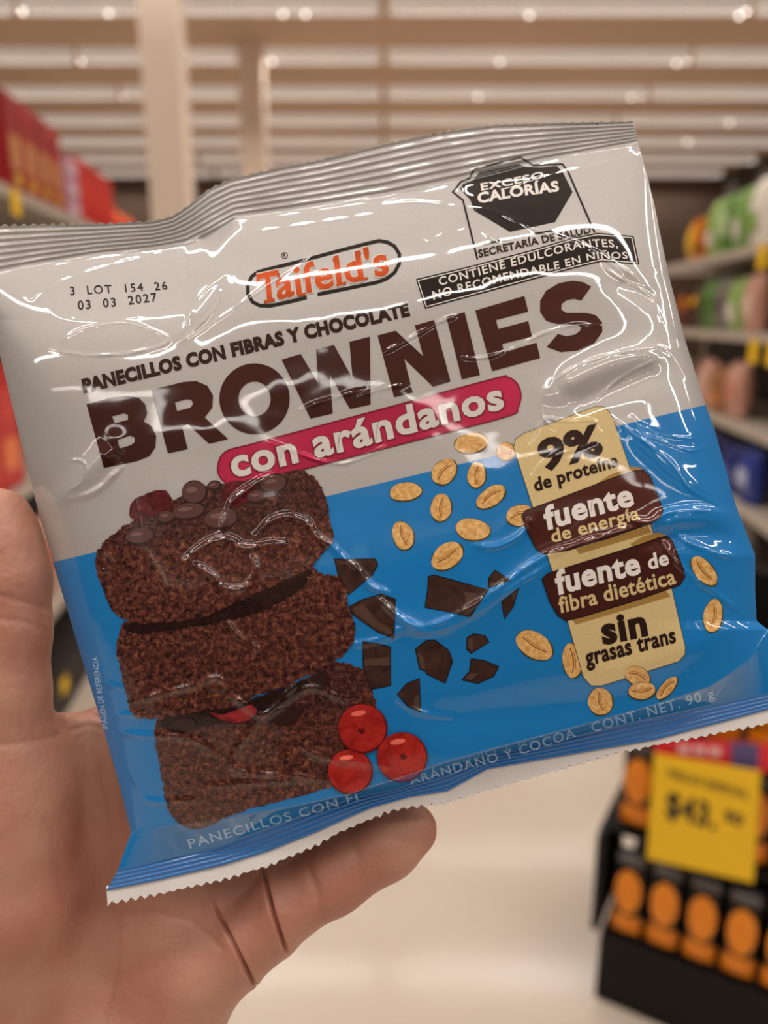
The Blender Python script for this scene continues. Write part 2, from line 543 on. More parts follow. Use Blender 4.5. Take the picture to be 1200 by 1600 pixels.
def embolden(V, T, w):
    """move every outline vertex of a glyph fill outwards by w"""
    if not w:
        return V
    key = {}
    idx = np.zeros(len(V), int)
    for i, v in enumerate(V):
        k = (round(v[0], 5), round(v[1], 5))
        idx[i] = key.setdefault(k, i)
    T = idx[T]
    edges = {}
    for t in T:
        for a, b, c in ((t[0], t[1], t[2]), (t[1], t[2], t[0]), (t[2], t[0], t[1])):
            edges.setdefault((min(a, b), max(a, b)), []).append((a, b, c))
    acc = {}
    for (i, j), l in edges.items():
        if len(l) == 1:
            a, b, c = l[0]
            e = V[b] - V[a]
            L = np.hypot(*e)
            if L < 1e-9:
                continue
            n = np.array([e[1], -e[0]]) / L
            if np.dot(n, V[c] - V[a]) > 0:
                n = -n
            acc.setdefault(a, []).append(n)
            acc.setdefault(b, []).append(n)
    out = V.copy()
    for i, l in acc.items():
        if len(l) >= 2:
            m = l[0] + l[1]
            q = 1 + float(np.dot(l[0], l[1]))
            m = m / max(q, 0.45)
        else:
            m = l[0]
        out[i] = V[i] + m * w
    return out[idx]


# sign and header hung on the display
def sign_point(px, py, off):
    """pixel -> point on the plane parallel to the display front, off metres in front of it"""
    d = pixel_dir(px, py)
    p0 = DO - DN * off
    k = (p0 - EYE).dot(DN) / d.dot(DN)
    return EYE + d * k


def sign_local(p, origin):
    q = p - origin
    return (q.dot(DU), q.z)


so = sign_point(1100, 1275, 0.03)
ss = empty('price_sign', so, DROT)
tag(ss, 'yellow square price sign hung in front of the orange pouches', 'sign')
pts = [sign_local(sign_point(x, y, 0.03), so) for x, y in ((1022, 1178), (1189, 1206), (1177, 1379), (1011, 1341))]
bm = bmesh.new()
fr = [bm.verts.new((x, -0.0015, z)) for x, z in pts]
bk = [bm.verts.new((x, 0.0015, z)) for x, z in pts]
bm.faces.new(fr)
bm.faces.new(bk[::-1])
for i in range(4):
    bm.faces.new([fr[i], bk[i], bk[(i + 1) % 4], fr[(i + 1) % 4]])
finish('card', bm, M_yellow, ss)
M_ink_plain = material('black_print', lin(26, 22, 18), rough=0.6)


def sign_text(parent, s, x0, x1, z, h, bold, mat, nm, slope=0.0, y=-0.0026):
    V, T = text_mesh(s, 1.05)
    V = embolden(V, T, bold)
    xm, xM = V[:, 0].min(), V[:, 0].max()
    me = bpy.data.meshes.new(nm)
    co = [(x0 + (v[0] - xm) / (xM - xm) * (x1 - x0), y, z + v[1] / CAPH * h + slope * ((v[0] - xm) / (xM - xm))) for v in V]
    me.from_pydata(co, [], [list(map(int, t)) for t in T])
    me.materials.append(mat)
    return link_mesh(nm, me, parent)


sw = pts[1][0] - pts[0][0]
sign_text(ss, '$43.', -0.068, 0.022, -0.02, 0.05, 0.035, M_ink_plain, 'price_figures')
sign_text(ss, '90', 0.034, 0.066, 0.003, 0.024, 0.03, M_ink_plain, 'price_cents')
sign_text(ss, 'PRECIO ESPECIAL', -0.07, 0.07, 0.062, 0.016, 0.02, M_ink_plain, 'headline')
ho = sign_point(1110, 1170, 0.012)
hs = empty('header_strip', ho, DROT)
tag(hs, 'red shelf strip with a blue square above the yellow sign', 'sign')
def strip_quad(nm, corners, mat, off, y):
    pts = [sign_local(sign_point(x, yy, off), ho) for x, yy in corners]
    bm = bmesh.new()
    a = [bm.verts.new((x, y - 0.0006, z)) for x, z in pts]
    b = [bm.verts.new((x, y + 0.0006, z)) for x, z in pts]
    bm.faces.new(a); bm.faces.new(b[::-1])
    for i in range(4):
        bm.faces.new([a[i], b[i], b[(i + 1) % 4], a[(i + 1) % 4]])
    finish(nm, bm, mat, hs)


strip_quad('card', ((1022, 1150), (1260, 1166), (1260, 1216), (1022, 1182)), material('red_card', lin(214, 34, 50), rough=0.5), 0.012, 0)
strip_quad('blue_square', ((1142, 1160), (1186, 1163), (1184, 1203), (1142, 1196)), material('blue_card', lin(84, 74, 124), rough=0.5), 0.0135, -0.0015)
for q in range(3):
    strip_quad('white_mark', ((1060 + q * 24, 1164 + q * 1.7), (1078 + q * 24, 1165 + q * 1.7), (1078 + q * 24, 1178 + q * 2), (1060 + q * 24, 1176 + q * 2)),
               material('white_print', lin(236, 190, 190), rough=0.5), 0.0135, -0.0015)

# ------------------------------------------------------------------ the bag: outlines in photograph pixels, lifted on its tilted plane
D0 = 0.2
TILT = 0.12
UNIT = D0 / F                                   # one pixel at the bag, in metres


def bag_surface(X, Y, H):
    rx = (np.asarray(X) - 600) / F
    ry = (800 - np.asarray(Y)) / F
    z = D0 / (1 - TILT * ry) - np.asarray(H) * UNIT
    return cam_to_world(np.stack([rx * z, ry * z, z], axis=-1))


def curve(pts):
    xs = np.array([p[0] for p in pts], float)
    ys = np.array([p[1] for p in pts], float)
    return lambda x: np.interp(x, xs, ys)


TOP = [(-60, 352), (0, 352), (60, 351), (150, 350), (240, 346), (270, 338), (300, 317), (330, 293), (360, 280), (440, 261), (500, 250), (600, 225),
       (690, 206), (770, 195), (880, 192), (990, 190)]
SEAL = [(-44, 438), (0, 426), (70, 412), (150, 398), (240, 388), (290, 380), (325, 364), (365, 341), (450, 330), (600, 308), (720, 282), (850, 251), (997, 222)]
RIDGE = [(205, 1300), (330, 1282), (450, 1262), (540, 1243), (620, 1216), (700, 1190), (840, 1152), (1000, 1108), (1110, 1072), (1170, 1030), (1200, 984)]
FOLD = [(184, 1360), (260, 1342), (350, 1320), (430, 1290), (500, 1262), (560, 1244), (620, 1232), (760, 1182), (1000, 1126), (1200, 1084), (1228, 1070)]
BLUE = [(166, 1392), (250, 1375), (350, 1352), (420, 1330), (496, 1300), (540, 1280), (583, 1262), (640, 1246), (700, 1236), (762, 1202), (1025, 1156), (1200, 1109), (1236, 1100)]
EDGE = [(168, 1412), (262, 1394), (350, 1374), (420, 1353), (496, 1320), (530, 1301), (560, 1288), (612, 1266), (650, 1260), (694, 1256), (760, 1235), (850, 1210), (972, 1175),
        (1090, 1152), (1200, 1131), (1240, 1122)]
LEFT = [(-44, 438), (-14, 500), (0, 556), (30, 680), (60, 800), (85, 886), (125, 1020), (165, 1150), (190, 1240), (205, 1300)]
RIGHTE = [(997, 222), (1020, 310), (1045, 430), (1070, 530), (1105, 640), (1118, 676), (1150, 790), (1180, 868), (1180, 920), (1182, 970), (1200, 984)]

# height map, one sample per pixel
HX0, HX1, HY0, HY1 = -120, 1300, 130, 1460
gx, gy = np.meshgrid(np.arange(HX0, HX1 + 1, dtype=float), np.arange(HY0, HY1 + 1, dtype=float))
tT, tS, tR, tF, tB, tE = (curve(c)(gx) for c in (TOP, SEAL, RIDGE, FOLD, BLUE, EDGE))
Lx = np.interp(gy, [p[1] for p in LEFT] + [1410], [p[0] for p in LEFT] + [166])
Rx = np.interp(gy, [p[1] for p in RIGHTE] + [1100], [p[0] for p in RIGHTE] + [1240])
sS = np.clip((gx - Lx) / (Rx - Lx), 0, 1)


def gauss_blur(A, sig):
    ny, nx = A.shape
    pad = int(4 * sig) + 2
    B = np.pad(A, pad, mode='edge')
    fy = np.fft.fftfreq(B.shape[0])[:, None]
    fx = np.fft.rfftfreq(B.shape[1])[None, :]
    K = np.exp(-2 * (math.pi * sig) ** 2 * (fx ** 2 + fy ** 2))
    return np.fft.irfft2(np.fft.rfft2(B) * K, s=B.shape)[pad:pad + ny, pad:pad + nx]


def soft_noise(sig):
    A = gauss_blur(RNG.standard_normal(gx.shape), sig)
    return A / A.std()


P_s = np.clip(1 - np.abs(2 * sS - 1) ** 8, 0, 1) ** 0.75
t_b = np.clip((gy - tS) / (tR - tS), 0, 1)
rise = 1 - (1 - np.clip(t_b / 0.24, 0, 1)) ** 2.4
drop = 1 - 0.45 * np.clip((t_b - 0.6) / 0.4, 0, 1) ** 2
H = 74 * P_s * rise * drop
lump = 14 * np.exp(-(((gx - 350) / 190) ** 2 + ((gy - 1010) / 210) ** 2)) + 9 * np.exp(-(((gx - 860) / 170) ** 2 + ((gy - 850) / 230) ** 2))
env = np.clip(P_s * 1.2, 0, 1) * np.clip(t_b / 0.1, 0, 1) * (gy < tR)
H += env * (lump + 3.0 * soft_noise(70) + 0.7 * soft_noise(30) + 0.05 * soft_noise(10))
ridge_h = 74 * 0.55 * P_s
under = np.clip((gy - tR) / np.maximum(tF - tR, 1), 0, 1)
H = np.where(gy > tR, ridge_h * (1 - under) ** 1.15 + 2.0, H)

# creases of the film: (points, height, width) in pixels
CR = [
    ([(0, 435), (47, 470), (55, 460), (100, 437), (165, 416), (250, 396)], 1.2, 4),
    ([(65, 470), (90, 500), (150, 505), (240, 490), (265, 472), (310, 458)], 0.4, 3.5),
    ([(78, 545), (120, 515), (170, 505), (200, 502), (280, 530), (220, 550), (140, 557), (78, 545)], 1.7, 4),
    ([(280, 535), (300, 480), (320, 450), (350, 430)], 2.0, 4.5),
    ([(285, 532), (340, 480), (345, 455)], 1.4, 3.5),
    ([(295, 530), (390, 465), (425, 440), (495, 390), (515, 385)], 1.2, 3.5),
    ([(380, 365), (415, 360), (470, 352), (600, 332)], 1.2, 4),
    ([(100, 770), (130, 755), (137, 720), (100, 718)], 1.2, 3.5),
    ([(110, 780), (150, 770), (190, 730)], 1.3, 3.5),
    ([(600, 320), (650, 314), (708, 322), (742, 326), (770, 328), (808, 345), (850, 364), (925, 387), (975, 420), (1020, 453)], 1.7, 4),
    ([(655, 370), (675, 376), (708, 341), (720, 332)], 1.1, 3.5),
    ([(660, 372), (700, 360), (740, 352), (780, 380)], 1.0, 3.5),
    ([(758, 303), (833, 282), (900, 264), (958, 253), (994, 224)], 1.7, 4),
    ([(996, 232), (1002, 253), (1016, 303), (1021, 316)], 1.1, 3),
    ([(925, 391), (954, 428), (1021, 462), (1029, 490), (1042, 524)], 1.6, 4),
    ([(1017, 412), (1042, 441), (1050, 450), (1054, 470), (1079, 528), (1096, 587)], 1.3, 3.5),
    ([(858, 607), (867, 590), (933, 557), (1021, 541), (1037, 541), (1058, 566), (1092, 620)], 1.9, 4.5),
    ([(933, 624), (971, 587), (1037, 557)], 1.4, 4),
    ([(850, 607), (844, 650), (866, 670)], 1.4, 4),
    ([(800, 545), (850, 520), (900, 505), (940, 510)], 1.1, 4),
    ([(560, 620), (600, 606), (640, 600)], 1.0, 4),
    ([(590, 555), (640, 530), (690, 500), (730, 490)], 1.2, 5),
    ([(730, 540), (720, 560), (760, 560), (800, 545)], 1.3, 4),
    ([(470, 640), (520, 622), (570, 608)], 1.0, 4),
    ([(420, 690), (520, 730), (570, 715), (600, 700)], 1.2, 3.5),
    ([(988, 652), (1004, 677), (1037, 691), (1073, 703), (1090, 705), (1118, 687)], 1.7, 4),
    ([(992, 657), (1029, 681), (1114, 687)], 1.2, 3.5),
    ([(955, 650), (980, 671), (1041, 713), (1061, 738), (1078, 766), (1102, 778), (1155, 803)], 1.8, 4.5),
    ([(1116, 689), (1151, 799), (1159, 807)], 1.2, 3.5),
    ([(980, 810), (1017, 819), (1041, 798), (1102, 795), (1155, 807)], 1.6, 4),
    ([(1045, 819), (1053, 835), (1102, 860), (1171, 876)], 1.4, 4),
    ([(560, 901), (581, 923), (592, 939), (640, 976), (672, 981), (720, 960), (784, 917), (837, 875), (880, 859), (965, 832), (1019, 816)], 1.6, 4),
    ([(613, 981), (667, 992), (736, 965), (800, 917), (859, 883)], 1.2, 3.5),
    ([(745, 852), (773, 858), (816, 837), (826, 815)], 1.6, 4.5),
    ([(1024, 827), (1056, 885), (1120, 928), (1168, 965)], 1.3, 3.5),
    ([(624, 1083), (619, 1093), (656, 1115), (704, 1120)], 1.4, 3.5),
    ([(345, 835), (355, 800), (360, 785), (400, 755), (420, 745)], 1.4, 3.5),
    ([(400, 837), (420, 815), (450, 805), (480, 815), (490, 837), (515, 850), (535, 870), (570, 900), (580, 920), (610, 925), (595, 940), (625, 970), (665, 990), (700, 985)], 1.6, 3.8),
    ([(290, 875), (320, 850), (360, 840), (380, 860), (420, 850), (445, 850)], 1.7, 4),
    ([(292, 877), (335, 900), (340, 915), (370, 925), (395, 910), (400, 875), (370, 855)], 1.8, 4),
    ([(155, 865), (175, 875), (172, 892), (152, 892)], 1.2, 3.5),
    ([(205, 1100), (245, 1085), (310, 1070), (340, 1055), (355, 1075), (330, 1075)], 1.5, 3.8),
    ([(350, 1077), (380, 1100), (405, 1120), (420, 1115), (445, 1085), (480, 1057)], 1.7, 4),
    ([(420, 1115), (460, 1085), (490, 1070), (540, 1095)], 1.5, 4),
    ([(405, 1125), (370, 1170), (360, 1200), (385, 1210), (490, 1212), (495, 1225)], 1.6, 3.8),
    ([(320, 1230), (385, 1224), (450, 1220), (515, 1217)], 1.1, 3.5),
    ([(165, 1135), (200, 1150), (290, 1150), (320, 1165), (340, 1180)], 1.4, 3.8),
    ([(165, 1135), (180, 1118), (225, 1117), (226, 1125)], 1.4, 3.8),
    ([(208, 1210), (220, 1240), (232, 1255), (305, 1250)], 1.1, 3.5),
    ([(470, 1165), (500, 1185), (565, 1190), (600, 1197)], 1.3, 4),
    ([(145, 1060), (160, 1040), (165, 1070), (190, 1075)], 1.2, 3.5),
    ([(830, 690), (850, 650), (880, 660), (930, 655), (940, 670)], 1.3, 4),
    ([(830, 745), (850, 720), (900, 700), (930, 690)], 1.1, 4),
    ([(540, 1010), (600, 1000), (640, 975)], 1.2, 5),
    ([(350, 965), (375, 1000), (400, 1010), (410, 1025)], 1.2, 4),
    # broad folds
    ([(300, 372), (335, 355), (372, 330)], -9, 15),
    ([(372, 338), (345, 420), (290, 520)], 5, 20),
    ([(100, 475), (220, 465), (300, 450)], -5, 22),
    ([(860, 610), (960, 560), (1045, 545)], 6, 20),
    ([(880, 640), (980, 600), (1050, 580)], -4, 18),
    ([(720, 290), (830, 275)], -5, 14),
    ([(960, 440), (1030, 470)], -5, 16),
    ([(1000, 822), (1100, 802), (1165, 815)], 7, 16),
    ([(1010, 845), (1100, 830), (1165, 850)], -5, 16),
    ([(560, 950), (660, 990), (780, 930), (900, 855), (1010, 820)], 4, 22),
    ([(980, 665), (1060, 740), (1150, 800)], 4, 16),
    ([(900, 1065), (1040, 1030), (1180, 960)], 4, 24),
    ([(640, 1130), (800, 1110), (960, 1090)], -4, 30),
    ([(60, 800), (120, 760), (180, 690)], 4, 18),
]


def stamp(pts, A, w):
    P = np.array(pts, float)
    # round the corners of the polyline
    for _ in range(2):
        Q = [P[0]]
        for a, b in zip(P[:-1], P[1:]):
            Q += [a * .75 + b * .25, a * .25 + b * .75]
        Q.append(P[-1])
        P = np.array(Q)
    x0, y0 = P.min(0) - 3.5 * w
    x1, y1 = P.max(0) + 3.5 * w
    i0, i1 = max(0, int(y0 - HY0)), min(gx.shape[0], int(y1 - HY0) + 1)
    j0, j1 = max(0, int(x0 - HX0)), min(gx.shape[1], int(x1 - HX0) + 1)
    X, Y = gx[i0:i1, j0:j1], gy[i0:i1, j0:j1]
    best = np.full(X.shape, 1e9)
    L = np.r_[0, np.cumsum(np.hypot(*np.diff(P, axis=0).T))]
    amp = np.zeros(X.shape)
    for k, (a, b) in enumerate(zip(P[:-1], P[1:])):
        d = b - a
        l2 = max(d @ d, 1e-9)
        t = np.clip(((X - a[0]) * d[0] + (Y - a[1]) * d[1]) / l2, 0, 1)
        dist = np.hypot(X - a[0] - t * d[0], Y - a[1] - t * d[1])
        q = (L[k] + t * math.sqrt(l2)) / max(L[-1], 1e-9)
        m = dist < best
        amp = np.where(m, np.clip(np.minimum(q, 1 - q) * 6, 0.35, 1) * ((0.8 + 0.3 * np.sin(q * L[-1] * 0.12 + pts[0][0])) if w < 6 else 1.0), amp)
        best = np.where(m, dist, best)
    H[i0:i1, j0:j1] += A * amp * np.exp(-(best / w) ** 2) * np.clip(P_s[i0:i1, j0:j1] * 1.6, 0, 1)


H = np.where(gy < tS, 0, H)
for pts, A, w in CR:
    if w < 6:
        stamp(pts, (0.6 if pts[0][1] < 780 else 1.9) * A, (0.72 if pts[0][1] < 780 else 1.35) * w)
    else:
        stamp(pts, 0.8 * A, w)
# the two seams
tau = np.clip((gy - tT) / (tS - tT), 0, 1)
seal_wave = 6 * np.exp(-((gx - 250) / 60) ** 2) - 9 * np.exp(-((gx - 345) / 26) ** 2) + 3 * np.sin(gx / 130.0)
wrk = soft_noise(14)
top_h = 1.7 * np.cos(2 * math.pi * tau * 7.0) + seal_wave * (1 - tau) + 0.9 * wrk + 1.5 * np.exp(-((gx - 640) / 22) ** 2)
blend = np.clip((gy - tS) / 8 + 0.5, 0, 1)
H = top_h * (1 - blend) + H * blend
bt = np.clip((gy - tF) / np.maximum(tB - tF, 1), 0, 1)
bot_h = 1.0 * np.cos(2 * math.pi * bt * 4.5) + 0.5 * wrk + 1.0
blend = np.clip((gy - tF) / 6 + 0.5, 0, 1)
H = H * (1 - blend) + bot_h * blend
H = gauss_blur(H, 0.7)


def hmap(X, Y):
    fx = np.clip(np.asarray(X, float) - HX0, 0, H.shape[1] - 1.001)
    fy = np.clip(np.asarray(Y, float) - HY0, 0, H.shape[0] - 1.001)
    i, j = fy.astype(int), fx.astype(int)
    a, b = fy - i, fx - j
    return (H[i, j] * (1 - a) * (1 - b) + H[i + 1, j] * a * (1 - b) + H[i, j + 1] * (1 - a) * b + H[i + 1, j + 1] * a * b)


def surf_normals(X, Y, extra=0.0):
    e = 0.8
    dx = bag_surface(X + e, Y, hmap(X + e, Y)) - bag_surface(X - e, Y, hmap(X - e, Y))
    dy = bag_surface(X, Y + e, hmap(X, Y + e)) - bag_surface(X, Y - e, hmap(X, Y - e))
    n = np.cross(dy, dx)
    n /= np.linalg.norm(n, axis=1)[:, None]
    toward = np.array(list(EYE)) - bag_surface(X, Y, hmap(X, Y))
    n[np.einsum('ij,ij->i', n, toward) < 0] *= -1
    return n


BAG_O = Vector(bag_surface(np.array([690.0]), np.array([1256.0]), np.array([0.0]))[0])
bag = empty('snack_bag', BAG_O)
tag(bag, 'glossy silver and blue brownie bag held up in the hand', 'snack bag')


def film_material(name, up, low, line=None, rough=0.42, metallic=0.25):
    """silver film with a blue lower print below the slanting line (y = a + b x in the UV map)"""
    m = material(name, up, rough=rough, metallic=metallic, coat=1.0, coat_rough=0.03, spec=0.1)
    nt = m.node_tree
    p = nt.nodes['Principled BSDF']
    uv = nt.nodes.new('ShaderNodeUVMap'); uv.uv_map = 'print'
    sp = nt.nodes.new('ShaderNodeSeparateXYZ')
    nt.links.new(uv.outputs['UV'], sp.inputs[0])
    n = nt.nodes.new('ShaderNodeTexNoise'); n.inputs['Scale'].default_value = 420; n.inputs['Detail'].default_value = 2
    nt.links.new(uv.outputs['UV'], n.inputs['Vector'])
    grain = nt.nodes.new('ShaderNodeMapRange')
    grain.inputs['From Min'].default_value = 0.3; grain.inputs['From Max'].default_value = 0.7
    grain.inputs['To Min'].default_value = 0.93; grain.inputs['To Max'].default_value = 1.06
    nt.links.new(n.outputs['Fac'], grain.inputs['Value'])
    mix = nt.nodes.new('ShaderNodeMix'); mix.data_type = 'RGBA'
    mix.inputs['A'].default_value = (*up, 1); mix.inputs['B'].default_value = (*low, 1)
    if line:
        a, b = line
        mu = nt.nodes.new('ShaderNodeMath'); mu.operation = 'MULTIPLY_ADD'
        mu.inputs[1].default_value = -b; mu.inputs[2].default_value = -a
        nt.links.new(sp.outputs['X'], mu.inputs[0])
        ad = nt.nodes.new('ShaderNodeMath'); ad.operation = 'ADD'
        nt.links.new(sp.outputs['Y'], ad.inputs[0]); nt.links.new(mu.outputs[0], ad.inputs[1])
        gt = nt.nodes.new('ShaderNodeMapRange')
        gt.inputs['From Min'].default_value = -0.0007; gt.inputs['From Max'].default_value = 0.0007
        nt.links.new(ad.outputs[0], gt.inputs['Value'])
        nt.links.new(gt.outputs['Result'], mix.inputs['Factor'])
        inv = nt.nodes.new('ShaderNodeMath'); inv.operation = 'MULTIPLY_ADD'
        inv.inputs[1].default_value = -metallic; inv.inputs[2].default_value = metallic
        nt.links.new(gt.outputs['Result'], inv.inputs[0]); nt.links.new(inv.outputs[0], p.inputs['Metallic'])
    else:
        mix.inputs['Factor'].default_value = 0.0
    mm = nt.nodes.new('ShaderNodeMix'); mm.data_type = 'RGBA'; mm.blend_type = 'MULTIPLY'; mm.inputs['Factor'].default_value = 1
    nt.links.new(mix.outputs['Result'], mm.inputs['A']); nt.links.new(grain.outputs['Result'], mm.inputs['B'])
    nt.links.new(mm.outputs['Result'], p.inputs['Base Color'])
    return m


SILVER, BLUE_C = lin(176, 173, 171), lin(22, 118, 186)
M_film = film_material('printed_film', SILVER, BLUE_C, line=(0.8985, -0.2412))
M_seal = film_material('silver_seam_film', lin(184, 182, 181), BLUE_C, rough=0.4, metallic=0.12)
M_blueseal = film_material('blue_seam_film', lin(6, 104, 178), BLUE_C, rough=0.4, metallic=0.0)
M_edge = film_material('white_film_edge', lin(226, 222, 220), BLUE_C, rough=0.35, metallic=0.0)


def resample(poly, n):
    P = np.array(poly, float)
    L = np.r_[0, np.cumsum(np.hypot(*np.diff(P, axis=0).T))]
    t = np.linspace(0, L[-1], n)
    return np.stack([np.interp(t, L, P[:, 0]), np.interp(t, L, P[:, 1])], 1)


def round_poly(P, it=2):
    P = np.array(P, float)
    for _ in range(it):
        Q = [P[0]]
        for a, b in zip(P[:-1], P[1:]):
            Q += [a * .8 + b * .2, a * .2 + b * .8]
        Q.append(P[-1])
        P = np.array(Q)
    return P


def coons(top, bot, left, right, nu, nv):
    T, B = resample(top, nu), resample(bot, nu)
    Lf, R = resample(left, nv), resample(right, nv)
    u = np.linspace(0, 1, nu)[None, :, None]
    v = np.linspace(0, 1, nv)[:, None, None]
    return ((1 - v) * T[None] + v * B[None] + (1 - u) * Lf[:, None] + u * R[:, None]
            - ((1 - u) * (1 - v) * T[0] + u * (1 - v) * T[-1] + (1 - u) * v * B[0] + u * v * B[-1]))


def serrate(G, row, amp, period, sign):
    n = G.shape[1]
    x = np.cumsum(np.r_[0, np.hypot(*np.diff(G[row], axis=0).T)])
    tri = np.abs(((x / period) % 1) - 0.5) * 2
    wob = np.interp(x, np.linspace(0, x[-1], 60), RNG.random(60))
    G[row, :, 1] += sign * amp * (tri - 0.5) * (0.35 + wob) + sign * 1.5 * (wob - .5)


def film_patch(name, G, mat, back_h, lift=0.0):
    """closed two-sided film: front follows the height map, back follows back_h"""
    nv, nu = G.shape[:2]
    X, Y = G[..., 0].ravel(), G[..., 1].ravel()
    Hf = hmap(X, Y) + lift
    Pf = bag_surface(X, Y, Hf)
    Nf = surf_normals(X, Y)
    idx = np.arange(nv * nu).reshape(nv, nu)
    q = np.stack([idx[:-1, :-1], idx[1:, :-1], idx[1:, 1:], idx[:-1, 1:]], -1).reshape(-1, 4)
    # back sheet, coarser inside but sharing the outline
    st = 4
    ri = np.unique(np.r_[np.arange(0, nv, st), nv - 1])
    ci = np.unique(np.r_[np.arange(0, nu, st), nu - 1])
    GB = G[np.ix_(ri, ci)]
    XB, YB = GB[..., 0].ravel(), GB[..., 1].ravel()
    Pb = bag_surface(XB, YB, back_h(XB, YB) + lift)
    ib = np.arange(len(XB)).reshape(len(ri), len(ci)) + len(X)
    qb = np.stack([ib[:-1, :-1], ib[:-1, 1:], ib[1:, 1:], ib[1:, :-1]], -1).reshape(-1, 4)
    V = np.concatenate([Pf, Pb]) - np.array(list(BAG_O))
    Q = np.concatenate([q, qb])
    me = bpy.data.meshes.new(name)
    me.from_pydata(V.tolist(), [], Q.tolist())
    me.polygons.foreach_set('use_smooth', np.ones(len(Q), bool))
    uvl = me.uv_layers.new(name='print')
    allX, allY = np.concatenate([X, XB]), np.concatenate([Y, YB])
    li = np.zeros(len(me.loops), int)
    me.loops.foreach_get('vertex_index', li)
    uvl.data.foreach_set('uv', np.stack([allX[li], allY[li]], 1).astype(np.float32).ravel() / 1000.0)
    me.materials.append(mat)
    Pb_n = np.zeros((len(XB), 3))
    me.normals_split_custom_set_from_vertices(np.concatenate([Nf, Pb_n]).tolist())
    return link_mesh(name, me, bag)


def body_back(X, Y):
    s = np.clip((X - np.interp(Y, [p[1] for p in LEFT], [p[0] for p in LEFT])) /
                (np.interp(Y, [p[1] for p in RIGHTE], [p[0] for p in RIGHTE]) - np.interp(Y, [p[1] for p in LEFT], [p[0] for p in LEFT])), 0, 1)
    t = np.clip((Y - curve(SEAL)(X)) / (curve(FOLD)(X) - curve(SEAL)(X)), 0, 1)
    return -44 * np.clip(1 - np.abs(2 * s - 1) ** 4, 0, 1) ** 0.8 * np.clip(np.sin(math.pi * t), 0, 1) ** 0.6 - 0.5


NU = 760
G = coons(SEAL, FOLD, LEFT[:-1] + [(205, 1300), (184, 1360)], RIGHTE + [(1228, 1070)], NU, 640)
film_patch('body', G, M_film, body_back)
G = coons(round_poly(TOP), SEAL, [(-60, 352), (-44, 438)], [(990, 190), (997, 222)], NU, 60)
serrate(G, 0, 5.0, 15.0, 1)
film_patch('top_seam', G, M_seal, lambda X, Y: hmap(X, Y) - 1.6)
G = coons(FOLD, BLUE, [(184, 1360), (166, 1392)], [(1228, 1070), (1236, 1100)], NU, 40)
film_patch('bottom_seam', G, M_blueseal, lambda X, Y: hmap(X, Y) - 1.6)
G = coons([(x, y - 8) for x, y in BLUE], EDGE, [(166, 1384), (168, 1412)], [(1236, 1092), (1240, 1122)], NU, 24)
serrate(G, G.shape[0] - 1, 6.0, 15.0, 1)
film_patch('serrated_edge', G, M_edge, lambda X, Y: hmap(X, Y) - 1.4, lift=-3.0)

# ------------------------------------------------------------------ the printed pictures and words on the film
def ink(name, rgb, rough=0.4, metallic=0.0, noise=None, ramp=None):
    m = material(name, rgb, rough=rough, metallic=metallic, coat=1.0, coat_rough=0.03, spec=0.08)
    nt = m.node_tree
    p = nt.nodes['Principled BSDF']
    if noise:
        uv = nt.nodes.new('ShaderNodeUVMap'); uv.uv_map = 'print'
        n = nt.nodes.new('ShaderNodeTexNoise')
        n.inputs['Scale'].default_value = noise; n.inputs['Detail'].default_value = 7; n.inputs['Roughness'].default_value = 0.72
        n.inputs['Distortion'].default_value = 0.6
        nt.links.new(uv.outputs['UV'], n.inputs['Vector'])
        r = nt.nodes.new('ShaderNodeValToRGB')
        els = r.color_ramp.elements
        els[0].position, els[0].color = ramp[0][0], (*ramp[0][1], 1)
        els[1].position, els[1].color = ramp[-1][0], (*ramp[-1][1], 1)
        for pos, c in ramp[1:-1]:
            e = els.new(pos); e.color = (*c, 1)
        nt.links.new(n.outputs['Fac'], r.inputs['Fac'])
        nt.links.new(r.outputs['Color'], p.inputs['Base Color'])
    return m


I_black = ink('black_ink', lin(22, 19, 18))
I_text = ink('brown_black_ink', lin(40, 24, 20))
I_title = ink('metallic_brown_ink', lin(60, 29, 27), rough=0.3, metallic=0.5)
I_label = ink('chocolate_ink', lin(78, 38, 34), rough=0.32, metallic=0.4)
I_pink = ink('metallic_raspberry_ink', lin(178, 40, 78), rough=0.26, metallic=0.6)
I_pinkline = ink('raspberry_outline_ink', lin(120, 26, 52), rough=0.3, metallic=0.4)
I_silver = ink('silver_lettering_ink', lin(204, 200, 196))
I_white = ink('white_lettering_ink', lin(226, 220, 214))
I_beige = ink('beige_card_ink', lin(206, 184, 132), rough=0.45, noise=300, ramp=[(0.3, lin(198, 176, 124)), (0.7, lin(214, 192, 142))])
I_tan = ink('tan_card_edge_ink', lin(158, 124, 66))
I_orange = ink('metallic_orange_ink', lin(158, 62, 24), rough=0.3, metallic=0.5)
I_bluepale = ink('pale_blue_lettering_ink', lin(158, 198, 236))
I_brownie = ink('brownie_crumb_picture', lin(70, 36, 28), noise=120,
                ramp=[(0.36, lin(26, 12, 11)), (0.46, lin(62, 31, 27)), (0.55, lin(92, 51, 42)), (0.63, lin(126, 78, 58)), (0.74, lin(166, 116, 84))])
I_brownie_top = ink('brownie_top_crumb_picture', lin(60, 30, 26), noise=130,
                    ramp=[(0.36, lin(24, 11, 11)), (0.48, lin(58, 30, 29)), (0.58, lin(88, 51, 46)), (0.7, lin(124, 82, 72))])
I_gap = ink('dark_gap_picture', lin(26, 13, 11), noise=100, ramp=[(0.35, lin(20, 10, 9)), (0.65, lin(46, 24, 20))])
I_crumb = ink('light_crumb_picture', lin(122, 72, 52))
I_chip = ink('chocolate_chip_picture', lin(84, 56, 54))
I_chiplight = ink('chocolate_chip_gleam_picture', lin(112, 84, 82))
